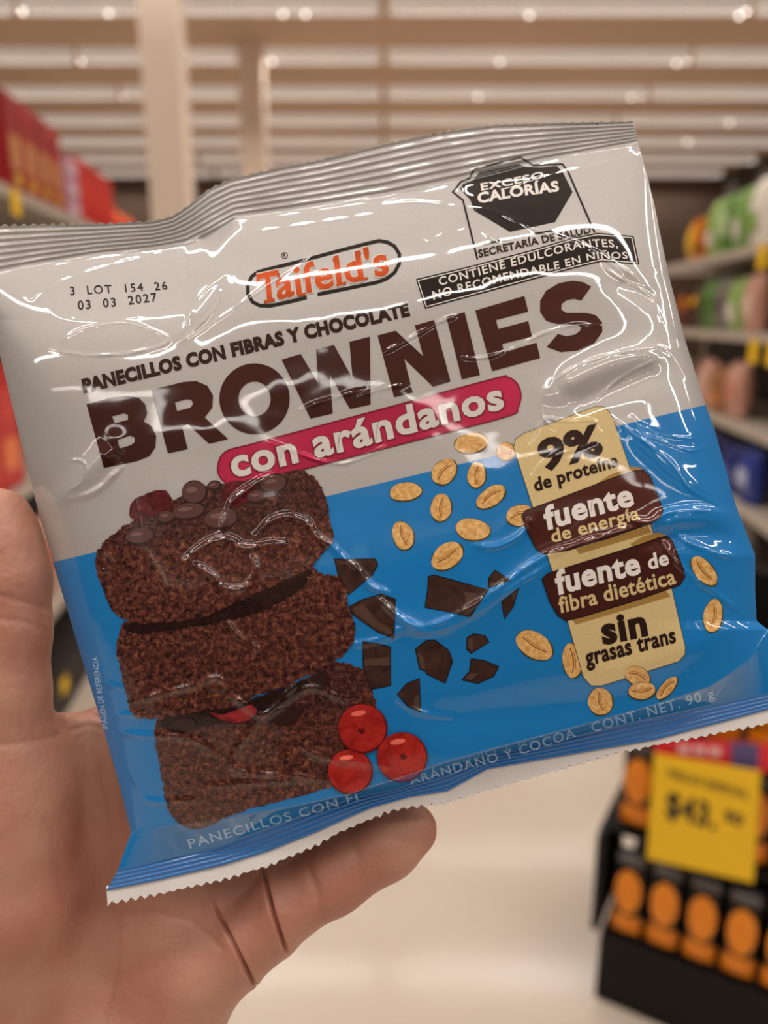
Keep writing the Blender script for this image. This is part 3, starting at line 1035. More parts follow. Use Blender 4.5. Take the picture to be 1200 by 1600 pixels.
I_chipdark = ink('chocolate_chip_edge_picture', lin(46, 26, 25))
I_dried = ink('dried_berry_picture', lin(70, 20, 26), noise=70, ramp=[(0.35, lin(40, 10, 14)), (0.6, lin(96, 26, 34)), (0.75, lin(150, 84, 84))])
I_driedred = ink('red_dried_berry_picture', lin(128, 30, 36), noise=80, ramp=[(0.35, lin(90, 18, 22)), (0.65, lin(160, 52, 56))])
I_oat = ink('oat_flake_picture', lin(214, 168, 104), noise=120, ramp=[(0.3, lin(176, 122, 62)), (0.5, lin(212, 166, 100)), (0.7, lin(236, 202, 148))])
I_oatdark = ink('oat_crease_picture', lin(140, 86, 36))
I_oatline = ink('oat_outline_picture', lin(70, 66, 34))
I_choc = ink('dark_chocolate_picture', lin(58, 38, 32), noise=40, ramp=[(0.35, lin(46, 29, 25)), (0.65, lin(70, 47, 40))])
I_choclight = ink('chocolate_facet_picture', lin(82, 60, 51))
I_chocline = ink('chocolate_outline_picture', lin(26, 20, 16))
I_berry = ink('red_berry_picture', lin(160, 28, 26), noise=26, ramp=[(0.35, lin(128, 18, 18)), (0.65, lin(182, 46, 40))])
I_berrylight = ink('red_berry_gleam_picture', lin(226, 108, 92))
I_berrydark = ink('red_berry_dimple_picture', lin(90, 12, 12))

PITCH_PX = 2.0


def clip_poly(poly, axis, c, keep_less):
    out = []
    n = len(poly)
    for i in range(n):
        a, b = poly[i], poly[(i + 1) % n]
        da, db = a[axis] - c, b[axis] - c
        if keep_less:
            ina, inb = da <= 1e-9, db <= 1e-9
        else:
            ina, inb = da >= -1e-9, db >= -1e-9
        if ina:
            out.append(a)
        if ina != inb:
            t = da / (da - db)
            q = [a[0] + (b[0] - a[0]) * t, a[1] + (b[1] - a[1]) * t]
            q[axis] = c
            out.append((q[0], q[1]))
    return out


def slice_tri(tri, step):
    cur = [tri]
    for axis in (0, 1):
        nxt = []
        for poly in cur:
            lo = min(p[axis] for p in poly)
            hi = max(p[axis] for p in poly)
            k = math.floor(lo / step + 1e-7) + 1
            rest = poly
            while k * step < hi - 1e-7 and len(rest) >= 3:
                c = k * step
                a = clip_poly(rest, axis, c, True)
                if len(a) >= 3:
                    nxt.append(a)
                rest = clip_poly(rest, axis, c, False)
                k += 1
            if len(rest) >= 3:
                nxt.append(rest)
        cur = nxt
    return cur


class Print:
    """one printed picture or line of words: flat shapes in photograph pixels laid onto the film"""
    def __init__(self, name, label=None):
        self.name, self.label = name, label
        self.mats, self.verts, self.faces, self.fm, self.key = [], [], [], [], {}

    def tris(self, V, T, mat, layer):
        if mat not in self.mats:
            self.mats.append(mat)
        mi = self.mats.index(mat)
        for t in T:
            tri = [(float(V[i][0]), float(V[i][1])) for i in t]
            for poly in slice_tri(tri, PITCH_PX):
                ids = []
                for x, y in poly:
                    k = (round(x, 3), round(y, 3), layer)
                    if k not in self.key:
                        self.key[k] = len(self.verts)
                        self.verts.append((x, y, layer))
                    i = self.key[k]
                    if i not in ids:
                        ids.append(i)
                if len(ids) >= 3:
                    # drop slivers without area
                    ar = 0
                    for a, b in zip(ids, ids[1:] + ids[:1]):
                        ar += self.verts[a][0] * self.verts[b][1] - self.verts[b][0] * self.verts[a][1]
                    if abs(ar) > 1e-5:
                        self.faces.append(ids if ar > 0 else ids[::-1])
                        self.fm.append(mi)

    def poly(self, loops, mat, layer=1):
        if not isinstance(loops[0][0], (list, tuple, np.ndarray)):
            loops = [loops]
        flat = [tuple(map(float, p)) for l in loops for p in l]
        T = tessellate_polygon([[Vector((p[0], p[1], 0)) for p in l] for l in loops])
        self.tris(flat, T, mat, layer)

    def ellipse(self, cx, cy, rx, ry, rot, mat, layer=1, n=40, wob=0.0):
        r = math.radians(rot)
        ph = random.random() * 6
        pts = []
        for k in range(n):
            a = 2 * math.pi * k / n
            q = 1 + wob * (math.sin(3 * a + ph) + 0.6 * math.sin(5 * a + 2 * ph))
            x, y = rx * q * math.cos(a), ry * q * math.sin(a)
            pts.append((cx + x * math.cos(r) - y * math.sin(r), cy + x * math.sin(r) + y * math.cos(r)))
        self.poly(pts, mat, layer)

    def line(self, pts, w, mat, layer=1, closed=False):
        P = [np.array(p, float) for p in pts]
        n = len(P)
        Ls, Rs = [], []
        for i in range(n):
            if closed:
                a, b = P[i - 1], P[(i + 1) % n]
            else:
                a, b = P[max(0, i - 1)], P[min(n - 1, i + 1)]
            d1 = P[i] - a if np.any(P[i] != a) else b - P[i]
            d2 = b - P[i] if np.any(b != P[i]) else d1
            d1 = d1 / np.hypot(*d1); d2 = d2 / np.hypot(*d2)
            n1, n2 = np.array([-d1[1], d1[0]]), np.array([-d2[1], d2[0]])
            m = (n1 + n2) / max(1 + n1 @ n2, 0.4)
            Ls.append(P[i] + m * w / 2); Rs.append(P[i] - m * w / 2)
        V = Ls + Rs
        T = []
        for i in range(n if closed else n - 1):
            j = (i + 1) % n
            T += [(i, j, n + i), (j, n + j, n + i)]
        self.tris(V, T, mat, layer)

    def text(self, s, base, up0, up1, mat, layer=1, bold=0.0, spacing=1.0, res=3):
        """words along the polyline base (ink edge to ink edge); up0/up1 = capital height at both ends"""
        V, T = text_mesh(s, spacing, res)
        V = embolden(V, T, bold)
        xm, xM = V[:, 0].min(), V[:, 0].max()
        f = (V[:, 0] - xm) / (xM - xm)
        B = np.array(base, float)
        L = np.r_[0, np.cumsum(np.hypot(*np.diff(B, axis=0).T))]
        L /= L[-1]
        h = V[:, 1] / CAPH
        X = np.interp(f, L, B[:, 0]) + h * (up0[0] + (up1[0] - up0[0]) * f)
        Y = np.interp(f, L, B[:, 1]) + h * (up0[1] + (up1[1] - up0[1]) * f)
        self.tris(np.stack([X, Y], 1), T, mat, layer)

    def build(self):
        A = np.array(self.verts)
        X, Y, lay = A[:, 0], A[:, 1], A[:, 2]
        P = bag_surface(X, Y, hmap(X, Y) + 0.25 + 0.3 * lay) - np.array(list(BAG_O))
        me = bpy.data.meshes.new(self.name)
        me.from_pydata(P.tolist(), [], [f[::-1] for f in self.faces])
        for m in self.mats:
            me.materials.append(m)
        me.polygons.foreach_set('material_index', np.array(self.fm, np.int32))
        me.polygons.foreach_set('use_smooth', np.ones(len(self.faces), bool))
        uvl = me.uv_layers.new(name='print')
        li = np.zeros(len(me.loops), int)
        me.loops.foreach_get('vertex_index', li)
        uvl.data.foreach_set('uv', np.stack([X[li], Y[li]], 1).astype(np.float32).ravel() / 1000.0)
        me.normals_split_custom_set_from_vertices(surf_normals(X, Y).tolist())
        ob = link_mesh(self.name, me, bag)
        if self.label:
            ob['label'] = self.label
        return ob


def px(pts, ox, oy, s):
    return [(ox + x / s, oy + y / s) for x, y in pts]


def smooth_loop(pts, n=6):
    P = np.array(pts, float)
    out = []
    m = len(P)
    for i in range(m):
        p0, p1, p2, p3 = P[i - 1], P[i], P[(i + 1) % m], P[(i + 2) % m]
        for k in range(n):
            t = k / n
            out.append(tuple(0.5 * (2 * p1 + (p2 - p0) * t + (2 * p0 - 5 * p1 + 4 * p2 - p3) * t * t + (3 * p1 - p0 - 3 * p2 + p3) * t ** 3)))
    return out


def jagged(pts, step=4.0, amp=3.0):
    P = np.array(smooth_loop(pts, 4))
    P = np.concatenate([P, P[:1]])
    L = np.r_[0, np.cumsum(np.hypot(*np.diff(P, axis=0).T))]
    n = int(L[-1] / step)
    t = np.linspace(0, L[-1], n, endpoint=False)
    Q = np.stack([np.interp(t, L, P[:, 0]), np.interp(t, L, P[:, 1])], 1)
    return [tuple(q + RNG.uniform(-amp, amp, 2) * 0.55) for q in Q]


# --- title, letter by letter
A_, B_, C_ = (100, 400, 3.0), (450, 400, 3.0), (640, 220, 3.0)
t = Print('title_lettering', 'large dark brown BROWNIES lettering')
Bo = [(105, 695), (225, 663), (300, 655), (350, 664), (380, 694), (390, 738), (374, 776), (412, 798), (432, 845), (428, 898), (400, 938), (340, 962), (187, 993)]
t.poly([px(Bo, *A_), px([(225, 752), (280, 737), (299, 744), (300, 768), (238, 784)], *A_), px([(250, 862), (308, 842), (330, 850), (332, 872), (312, 887), (261, 902)], *A_)], I_title, 1)
Ro = [(408, 628), (560, 590), (620, 586), (672, 608), (699, 655), (695, 710), (660, 757), (770, 858), (680, 880), (582, 790), (553, 797), (580, 905), (487, 925)]
t.poly([px(Ro, *A_), px([(520, 686), (575, 671), (598, 675), (605, 693), (592, 711), (530, 727)], *A_)], I_title, 1)
el = lambda cx, cy, rx, ry: [(cx + rx * math.cos(a), cy + ry * math.sin(a)) for a in np.linspace(0, 2 * math.pi, 49)[:-1]]
t.poly([px(el(893, 669, 165, 166), *A_), px(el(893, 670, 75, 82), *A_)], I_title, 1)
t.poly([(440, 562), (470, 553), (497, 599), (494, 546), (522, 539), (551, 592), (546, 534), (578, 526), (579, 632), (547, 639), (515, 585), (520, 646), (485, 654)], I_title, 1)
t.poly(px([(420, 372), (505, 350), (634, 470), (595, 325), (685, 300), (762, 588), (680, 612), (545, 482), (585, 640), (497, 662)], *B_), I_title, 1)
t.poly(px([(742, 285), (828, 263), (900, 558), (815, 578)], *B_), I_title, 1)
t.poly(px([(308, 795), (538, 727), (556, 800), (405, 840), (416, 882), (556, 845), (574, 917), (434, 952), (443, 990), (595, 946), (612, 1018), (387, 1080)], *C_), I_title, 1)
So = [(852, 683), (805, 748), (770, 740), (735, 747), (712, 766), (712, 792), (735, 806), (775, 806), (825, 806), (872, 816), (902, 850), (904, 895), (866, 948), (790, 982), (710, 990), (643, 966),
      (695, 905), (735, 916), (775, 908), (800, 890), (803, 872), (785, 860), (745, 858), (690, 858), (640, 843), (612, 802), (612, 750), (640, 702), (700, 667), (765, 655), (812, 662)]
t.poly(px(So, *C_), I_title, 1)
t.build()

t = Print('subtitle_lettering', 'small black PANECILLOS CON FIBRAS Y CHOCOLATE line')
t.text('PANECILLOS CON FIBRAS Y CHOCOLATE', [(131, 613), (300, 572), (470, 531), (641, 492)], (-4, -19), (-4.5, -19), I_text, 1, bold=0.062, spacing=1.08)
t.build()

t = Print('batch_code', 'black printed lot number and date')
t.text('3  LOT  154  26', [(110, 461), (185, 457), (262, 452)], (-1, -13), (-2, -12), I_black, 1, bold=0.012, spacing=1.25)
t.text('03  03  2027', [(122, 484), (185, 478), (246, 470)], (-1, -14), (-2, -12.5), I_black, 1, bold=0.014, spacing=1.25)
t.build()

# --- flavour banner
t = Print('flavour_banner', 'raspberry pink rounded banner reading con arándanos')
pill = smooth_loop([(352, 706), (400, 692), (590, 641), (770, 592), (792, 589), (808, 599), (814, 618), (809, 638), (797, 649), (700, 675), (540, 716), (385, 756), (360, 758), (345, 747), (340, 730)], 5)
t.poly(pill, I_pink, 1)
t.line(pill, 2.2, I_pinkline, 2, closed=True)
t.text('con arándanos', [(361, 747), (465, 722), (560, 699), (690, 663), (792, 637)], (-9, -43), (-8, -41), I_pinkline, 2, bold=0.058, spacing=1.08)
t.text('con arándanos', [(364, 745.5), (465, 721), (560, 698), (690, 662), (789, 636.5)], (-9, -42), (-8, -40), I_silver, 3, bold=0.034, spacing=1.08)
t.build()

# --- brand badge
Lg = (380, 310, 4.615)
t = Print('brand_badge', 'black outlined badge with orange Taifeld\'s lettering')
arc = [(110, 528), (62, 562), (32, 620), (34, 690), (66, 745), (120, 772), (190, 775)]
t.line(px([(900, 323), (700, 374), (430, 448), (200, 505)] + arc + [(330, 745), (458, 714)], *Lg), 5.4, I_black, 1)
t.line(px([(536, 692), (780, 642), (960, 605), (1030, 580), (1090, 535), (1126, 470), (1126, 400), (1092, 345), (1040, 315), (980, 305), (895, 324)], *Lg), 5.4, I_black, 1.2)
for word, base, u0, u1 in (('T', px([(112, 757), (272, 722)], *Lg), (-4, -44), (-4, -44)),
                           ("aifeld's", px([(244, 728), (330, 705), (520, 665), (700, 622), (1055, 540)], *Lg), (-5, -44), (-7, -44))):
    t.text(word, base, u0, u1, I_silver, 2, bold=0.05, spacing=1.03)
    t.text(word, base, u0, u1, I_orange, 3, bold=0.024, spacing=1.03)


def serif(x0, y0, x1, y1, h, lay=3.5):
    t.poly(px([(x0, y0 - h / 2), (x1, y1 - h / 2), (x1, y1 + h / 2), (x0, y0 + h / 2)], *Lg), I_orange, lay)


serif(150, 748, 226, 730, 24)
serif(95, 578, 112, 600, 40)
serif(246, 545, 262, 560, 36)
serif(392, 700, 452, 686, 18)
serif(372, 588, 412, 578, 18)
serif(672, 626, 742, 608, 20)
serif(645, 446, 690, 434, 18)
serif(808, 408, 850, 396, 18)
serif(858, 584, 898, 574, 18)
cx, cy = px([(298, 412)], *Lg)[0]
ring = [(cx + 4.6 * math.cos(a), cy + 4.6 * math.sin(a)) for a in np.linspace(0, 2 * math.pi, 25)[:-1]]
t.line(ring, 1.1, I_black, 1, closed=True)
t.text('R', [(cx - 1.9, cy + 2.6), (cx + 2.2, cy + 1.7)], (-0.6, -5), (-0.6, -5), I_black, 1, bold=0.02)
t.build()

# --- warning labels
t = Print('warning_octagon', 'black EXCESO CALORÍAS warning octagon in a thin frame')
t.line(px([(318, 556), (285, 420), (250, 278), (203, 240), (240, 192), (280, 176), (302, 133), (520, 78), (580, 114), (716, 109), (742, 142), (806, 290), (868, 430)], *C_), 3.0, I_black, 1)
t.line(px([(306, 492), (580, 436), (850, 388)], *C_), 2.4, I_black, 1.3)
t.poly(px([(236, 226), (250, 202), (302, 182), (325, 146), (512, 107), (545, 122), (620, 124), (690, 117), (718, 146), (764, 240), (682, 380), (470, 426), (302, 326), (284, 276)], *C_), I_black, 1)
t.text('EXCESO', [(752, 297.5), (800, 289), (850, 277)], (-1.5, -10.5), (-1.5, -9.5), I_white, 2, bold=0.03, spacing=1.1)
t.text('CALORÍAS', [(747, 317.5), (810, 306), (874, 298)], (-2, -15), (-2, -15), I_white, 2, bold=0.04, spacing=1.05)
t.text('SECRETARÍA DE SALUD', px([(325, 546), (560, 492), (852, 430)], *C_), (-2, -11), (-2, -10), I_text, 2, bold=0.03, spacing=1.05)
t.build()
t = Print('warning_strip', 'black strip warning of sweeteners in white capitals')
rc = [(30, 648), (300, 583), (560, 515), (760, 455), (882, 431), (1050, 446), (1078, 580), (900, 566), (760, 600), (500, 672), (72, 787)]
t.poly(px(rc, *C_), I_black, 1)
rin = [(40, 655), (300, 592), (560, 524), (760, 464), (884, 440), (1042, 454), (1067, 572), (900, 557), (760, 591), (500, 663), (78, 777)]
t.line(px(rin, *C_), 1.5, I_white, 2, closed=True)
t.text('CONTIENE EDULCORANTES,', px([(140, 678), (300, 638), (450, 596), (600, 556), (700, 528), (800, 502), (890, 496), (978, 500)], *C_), (-2.5, -12), (-2, -11.5), I_white, 2, bold=0.02, spacing=1.15)
t.text('NO RECOMENDABLE EN NIÑOS', px([(112, 746), (230, 712), (450, 655), (650, 610), (770, 580), (870, 553), (1024, 552)], *C_), (-2.5, -13), (-1.5, -10), I_white, 2, bold=0.02, spacing=1.15)
t.build()

# --- stacked brownies
g_ = (100, 700, 2.0)
t = Print('brownie_picture', 'printed photograph of three stacked brownies')
low = [(290, 850), (350, 822), (450, 806), (560, 800), (700, 755), (800, 690), (850, 668), (930, 690), (952, 740), (975, 800), (960, 880), (930, 960), (900, 1040), (830, 1062), (720, 1092), (600, 1122), (520, 1150), (420, 1190),
       (350, 1165), (320, 1110), (300, 1000), (285, 920)]
mid = [(190, 545), (250, 530), (430, 500), (600, 430), (700, 400), (775, 372), (800, 392), (850, 400), (880, 430), (890, 500), (908, 550), (910, 590), (880, 640), (820, 680), (740, 722), (690, 745), (600, 775),
       (560, 800), (430, 822), (300, 842), (220, 840), (192, 760), (172, 680), (165, 610)]
top = [(100, 350), (112, 310), (150, 272), (190, 242), (240, 220), (330, 170), (420, 125), (500, 112), (620, 95), (700, 72), (745, 70), (790, 100), (815, 150), (825, 200), (838, 250), (842, 290), (815, 322), (795, 345),
       (770, 375), (720, 400), (640, 432), (560, 470), (500, 500), (430, 528), (350, 540), (250, 546), (190, 535), (150, 505), (125, 450), (105, 400)]
t.poly(jagged(px(low, *g_), 4, 3.2), I_brownie, 1)
t.poly(jagged(px([(350, 822), (560, 800), (700, 757), (800, 690), (850, 672), (925, 692), (945, 740), (880, 800), (760, 830), (600, 870), (400, 880), (310, 870)], *g_), 4, 3), I_brownie_top, 1.5)
t.poly(jagged(px([(300, 850), (450, 812), (600, 780), (740, 725), (760, 750), (640, 830), (480, 862), (330, 880)], *g_), 4, 3), I_gap, 2)
t.poly(jagged(px(mid, *g_), 4, 3.2), I_brownie, 3)
t.poly(jagged(px([(195, 548), (350, 542), (500, 500), (640, 436), (770, 378), (740, 440), (620, 510), (480, 545), (330, 570), (220, 580)], *g_), 4, 3), I_gap, 4)
t.poly(jagged(px(top, *g_), 4, 3.0), I_brownie, 5)
t.poly(jagged(px([(150, 280), (200, 240), (330, 172), (420, 128), (500, 114), (700, 74), (745, 74), (785, 105), (812, 155), (820, 210), (700, 250), (560, 290), (430, 280), (300, 290), (200, 300)], *g_), 4, 3), I_brownie_top, 6)
def chip(cx, cy, rx, ry, rot=-8, top=True):
    x, y = px([(cx, cy)], *g_)[0]
    t.ellipse(x, y, rx / 2 + 1.5, ry / 2 + 1.5, rot, I_chipdark, 7, wob=0.02)
    t.ellipse(x - 1, y - 1.2, rx / 2 - 0.5, ry / 2 - 1.5, rot, I_chip, 8, wob=0.02)
    t.ellipse(x - rx * 0.12, y - ry * 0.13, rx * 0.22, ry * 0.12, rot, I_chiplight, 8.3, n=16, wob=0.06)
t.poly(jagged(px([(215, 165), (260, 142), (310, 130), (338, 160), (342, 198), (290, 206), (240, 226), (203, 214)], *g_), 5, 2), I_dried, 7)
t.ellipse(*px([(545, 140)], *g_)[0], 27, 20, -15, I_dried, 7, wob=0.05)
for c in ((408, 140, 38, 36), (654, 112, 42, 30), (602, 152, 30, 20), (320, 216, 26, 20), (390, 198, 50, 26), (492, 220, 52, 34), (238, 276, 44, 26), (470, 118, 20, 14)):
    chip(*c)
for k in range(150):                                    # lighter oat crumbs in the cake
    bx, by = RNG.uniform(115, 880), RNG.uniform(300, 1130)
    ok = (by < 500 and 130 < bx < 780 and by > 300) or (580 < by < 790 and 200 < bx < 860 and by < 900 - bx * 0.22) or (by > 900 and 320 < bx < 800 and by < 1180 - (bx - 320) * 0.22)
    if ok and not (500 < by < 600):
        cx, cy = px([(bx, by)], *g_)[0]
        t.ellipse(cx, cy, RNG.uniform(1.6, 4.2), RNG.uniform(0.9, 1.9), RNG.uniform(-60, 60), I_crumb if k % 3 else I_gap, 6.5, n=8, wob=0.1)
t.poly(jagged(px([(455, 825), (500, 832), (540, 818), (585, 803), (602, 830), (560, 856), (500, 852)], *g_), 4, 2), I_driedred, 7)
for c in ((695, 838, 48, 26), (370, 866, 44, 20), (802, 725, 30, 26)):
    x, y = px([(c[0], c[1])], *g_)[0]
    t.ellipse(x, y, c[2] / 2, c[3] / 2, -10, I_chipdark, 7, wob=0.04)
t.build()

t = Print('berry_picture', 'three printed red berries')
for k, (x, y, r, dx, dy) in enumerate(((893, 1010, 68, 0, 0), (932, 875, 74, 0, 10), (1055, 965, 76, 8, 0))):
    cx, cy = px([(x, y)], *g_)[0]
    t.ellipse(cx + 1, cy + 1, r / 2 + 1.6, r / 2 + 1.6, 0, I_berrydark, 9 + k * 0.9)
    t.ellipse(cx, cy, r / 2, r / 2, 0, I_berry, 9.3 + k * 0.9)
    if k:
        t.ellipse(cx + dx / 2, cy + dy / 2, 10, 8, 20, I_berrydark, 9.5 + k * 0.9, wob=0.1) if False else None
        t.ellipse(cx + dx / 2 - 1, cy + dy / 2, 5.4, 4.4, 20, I_berrydark, 9.6 + k * 0.9, wob=0.1)
    t.ellipse(cx - r * 0.08, cy - r * 0.31, r * 0.16, r * 0.055, -10, I_berrylight, 9.6 + k * 0.9)
t.build()

# --- oat flakes
t = Print('oat_picture', 'printed scatter of golden oat flakes')
OATS = [(736, 692, 26, 15.5, -9), (790, 705, 14, 14, 30), (694, 737, 22, 17, -48), (744.5, 742, 14, 20, 6), (633.5, 768, 25, 14, -6), (689, 793, 16, 21.5, 6), (767, 776, 25.5, 14, -35),
        (629.6, 836.5, 16, 22.5, -18), (738.5, 827, 27, 16.5, 8), (698.6, 868.6, 27, 18.5, -36), (812, 805, 21, 16, -15), (835, 1008, 31, 19.5, 32), (894, 1032, 15, 27, -6), (938, 1096, 19, 21, -12),
        (996, 1056, 20, 14, 22), (1003, 1079, 21, 13, -6), (1042, 1075, 22, 9, -48), (1100, 892, 27, 14, 50), (1114, 962, 14.5, 26, 8)]
for i, (x, y, rx, ry, rot) in enumerate(OATS):
    lz = 1.0 + (0.9 if i == 15 else 0) + (2.2 if i in (14, 15) else 0)
    t.ellipse(x + 0.6, y + 0.8, rx + 1.3, ry + 1.3, rot, I_oatline, lz, wob=0.02)
    t.ellipse(x, y, rx, ry, rot, I_oat, lz + 0.4, wob=0.025)
    if i not in (0, 4, 8):
        long_x = rx >= ry
        L = max(rx, ry) * 0.72
        a = math.radians(rot if long_x else rot + 90)
        pts = []
        for q in np.linspace(-1, 1, 9):
            b = 2.2 * math.cos(q * 2.2) * (1 if i % 2 else -1)
            pts.append((x + q * L * math.cos(a) - b * math.sin(a), y + q * L * math.sin(a) + b * math.cos(a)))
        t.line(pts, 1.8, I_oatdark, lz + 0.7)
        t.line([(p[0] + 3.2 * math.sin(a), p[1] - 3.2 * math.cos(a)) for p in pts[1:-1]], 0.9, I_oatdark, lz + 0.7)
t.build()

# --- chocolate pieces
t = Print('chocolate_picture', 'printed scatter of dark chocolate pieces')
h_ = (480, 840, 3.0)
CH = [
    ([(130, 100), (200, 105), (315, 100), (328, 130), (300, 175), (195, 265), (150, 180)], [(140, 108), (200, 112), (262, 118), (240, 128), (160, 122)]),
    ([(200, 325), (255, 295), (345, 268), (410, 290), (405, 470), (330, 440), (215, 360)], [(215, 330), (260, 310), (330, 392), (395, 430), (398, 455), (330, 430), (222, 356)]),
    ([(570, 185), (600, 178), (690, 205), (845, 245), (760, 370), (690, 350), (555, 325), (568, 250)], [(735, 255), (800, 262), (745, 345), (720, 345), (745, 300)]),
    ([(855, 190), (880, 155), (950, 200), (850, 235)], [(862, 212), (935, 202), (855, 230)]),
    ([(915, 300), (990, 240), (965, 320), (925, 380)], [(960, 268), (985, 246), (966, 300)]),
    ([(262, 490), (320, 500), (388, 515), (390, 690), (295, 710), (265, 600)], [(268, 570), (385, 560), (388, 600), (270, 600)]),
    ([(510, 525), (560, 485), (600, 485), (660, 530), (678, 580), (645, 680), (560, 635), (555, 620), (530, 615)], [(515, 530), (545, 560), (555, 618), (532, 612)]),
    ([(752, 470), (780, 455), (830, 460), (848, 490), (770, 540), (750, 520)], [(756, 475), (782, 470), (775, 530), (754, 516)]),
    ([(770, 570), (830, 580), (895, 605), (870, 650), (800, 680), (728, 665), (765, 625)], [(740, 660), (768, 632), (800, 640), (770, 668)]),
    ([(425, 735), (465, 690), (525, 662), (530, 815), (470, 785)], [(500, 760), (526, 730), (527, 808), (505, 795)]),
]
for outer, facet in CH:
    P = px(outer, *h_)
    c = np.mean(np.array(P), 0)
    big = [tuple(c + (np.array(p) - c) * (1 + 2.0 / max(8, np.hypot(*(np.array(p) - c))))) for p in P]
    t.poly(big, I_chocline, 1)
    t.poly(P, I_choc, 1.4)
    t.poly(px(facet, *h_), I_choclight, 1.8)
t.build()

# --- claim card
t = Print('claim_card', 'beige and chocolate card listing nutrition claims')
card = [(803, 699), (806, 686), (820, 677), (930, 636), (942, 636), (951, 643), (957, 653), (985, 735), (1016, 820), (1050, 923), (1070, 1010), (1070, 1022), (1060, 1033), (940, 1071), (924, 1071), (912, 1058), (887, 970),
        (855, 865), (833, 793)]
c0 = np.mean(np.array(card), 0)
t.line(card, 2.0, I_oatline, 2.4, closed=True)
t.poly(card, I_beige, 2.8)
t.poly([(925, 760), (953, 742), (988, 729), (1005, 731), (990, 742), (930, 766)], I_tan, 3.0)
t.poly([(900, 858), (1012, 822), (1018, 832), (905, 866)], I_tan, 3.0)
t.poly([(985, 850), (1005, 838), (1028, 832), (1042, 836), (1030, 846), (990, 858)], I_tan, 3.3)
t.poly([(893, 968), (1040, 922), (1048, 932), (900, 976)], I_tan, 3.0)
l1 = [(815, 806), (821, 798), (868, 781), (913, 764), (960, 746), (990, 736), (1004, 734), (1015, 743), (1022, 760), (1030, 780), (1036, 797), (1031, 809), (1015, 819), (950, 841), (887, 860), (850, 865), (838, 858), (826, 835)]
l2 = [(847, 905), (856, 896), (930, 873), (1000, 851), (1030, 840), (1042, 838), (1050, 844), (1057, 862), (1068, 890), (1070, 902), (1062, 914), (1000, 936), (913, 963), (885, 970), (872, 962), (860, 942)]
for l in (l1, l2):
    t.poly(l, I_label, 3.6)
    t.line(l, 1.6, I_chocline, 3.9, closed=True)
t.text('9%', [(846, 736), (895, 721), (944, 708)], (-9, -43), (-9, -44), I_text, 3.6, bold=0.045, spacing=1.05)
t.text('de proteína', [(836, 768), (900, 748), (968, 727)], (-4, -19.5), (-4.5, -19), I_text, 3.6, bold=0.036, spacing=1.06)
t.text('fuente', [(853, 828), (920, 807), (992, 788)], (-6, -34), (-8, -33), I_white, 4.5, bold=0.036, spacing=1.06)
t.text('de energía', [(863, 848), (930, 830), (1000, 810)], (-4, -20), (-4.5, -19.5), I_beige, 4.5, bold=0.02, spacing=1.05)
t.text('fuente', [(870, 929), (935, 911), (1002, 895)], (-5, -35), (-6, -33), I_white, 4.5, bold=0.036, spacing=1.06)
t.text('de', [(1014, 890), (1046, 881)], (-4, -22), (-4, -22), I_white, 4.5, bold=0.03, spacing=1.04)
t.text('fibra dietética', [(875, 958), (970, 934), (1057, 911)], (-4, -24), (-5, -23), I_beige, 4.5, bold=0.022, spacing=1.05)
t.text('sin', [(942, 1006), (978, 999), (1013, 991)], (-6, -40), (-7, -40), I_text, 3.6, bold=0.045, spacing=1.08)
t.text('grasas trans', [(916, 1040), (985, 1022), (1057, 1003)], (-4, -25), (-4, -24), I_text, 3.6, bold=0.036, spacing=1.06)
t.build()

# --- small words on the blue film
t = Print('edge_lettering', 'pale small print up the left blue edge')
t.text('IMAGEN DE REFERENCIA', [(169, 1139), (160, 1083), (152, 1026)], (-8.5, 1.2), (-8, 1.2), I_bluepale, 1, bold=0.012, spacing=1.05)
t.build()
t = Print('base_lettering', 'pale small print above the bottom seam')
t.text('PANECILLOS CON FI', [(297, 1326), (420, 1291), (500, 1269), (560, 1250)], (-5, -14), (-4, -12), I_bluepale, 1, bold=0.012, spacing=1.15)
t.text('ARÁNDANO Y COCOA', [(642, 1226), (740, 1199), (800, 1184), (900, 1151)], (-4, -12), (-4, -14), I_bluepale, 1, bold=0.012, spacing=1.15)
t.text('CONT. NET. 90 g', [(926, 1144), (1010, 1121), (1117, 1090)], (-4, -14), (-4, -15), I_bluepale, 1, bold=0.014, spacing=1.15)
t.build()

# ------------------------------------------------------------------ the hand (one continuous surface)
def hp(x, y, depth):
    return np.array([(x - 600) / F * depth, (800 - y) / F * depth, depth])


def chain(P, pts):
    """distance to a chain of tapering round segments; pts = (px, py, depth, radius in mm)"""
    d = np.full(P.shape[:3], 1e3, np.float32)
    for (a, b) in zip(pts[:-1], pts[1:]):
        A, B = hp(*a[:3]), hp(*b[:3])
        v = B - A
        t = np.clip(((P - A) @ v) / (v @ v), 0, 1)
        q = np.linalg.norm(P - A - t[..., None] * v, axis=-1) - (a[3] + (b[3] - a[3]) * t) * 1e-3
        d = np.minimum(d, q) if len(pts) > 9 else smin(d, q, 0.003)
    return d


def smin(a, b, k):
    h = np.clip(0.5 + 0.5 * (b - a) / k, 0, 1)
    return b * (1 - h) + a * h - k * h * (1 - h)


STEP = 0.00125
lo = np.array([-0.150, -0.250, 0.172])
hi = np.array([0.030, 0.020, 0.285])
n3 = np.ceil((hi - lo) / STEP).astype(int)
ax = [lo[i] + STEP * np.arange(n3[i]) for i in range(3)]
P3 = np.stack(np.meshgrid(*ax, indexing='ij'), -1).astype(np.float32)

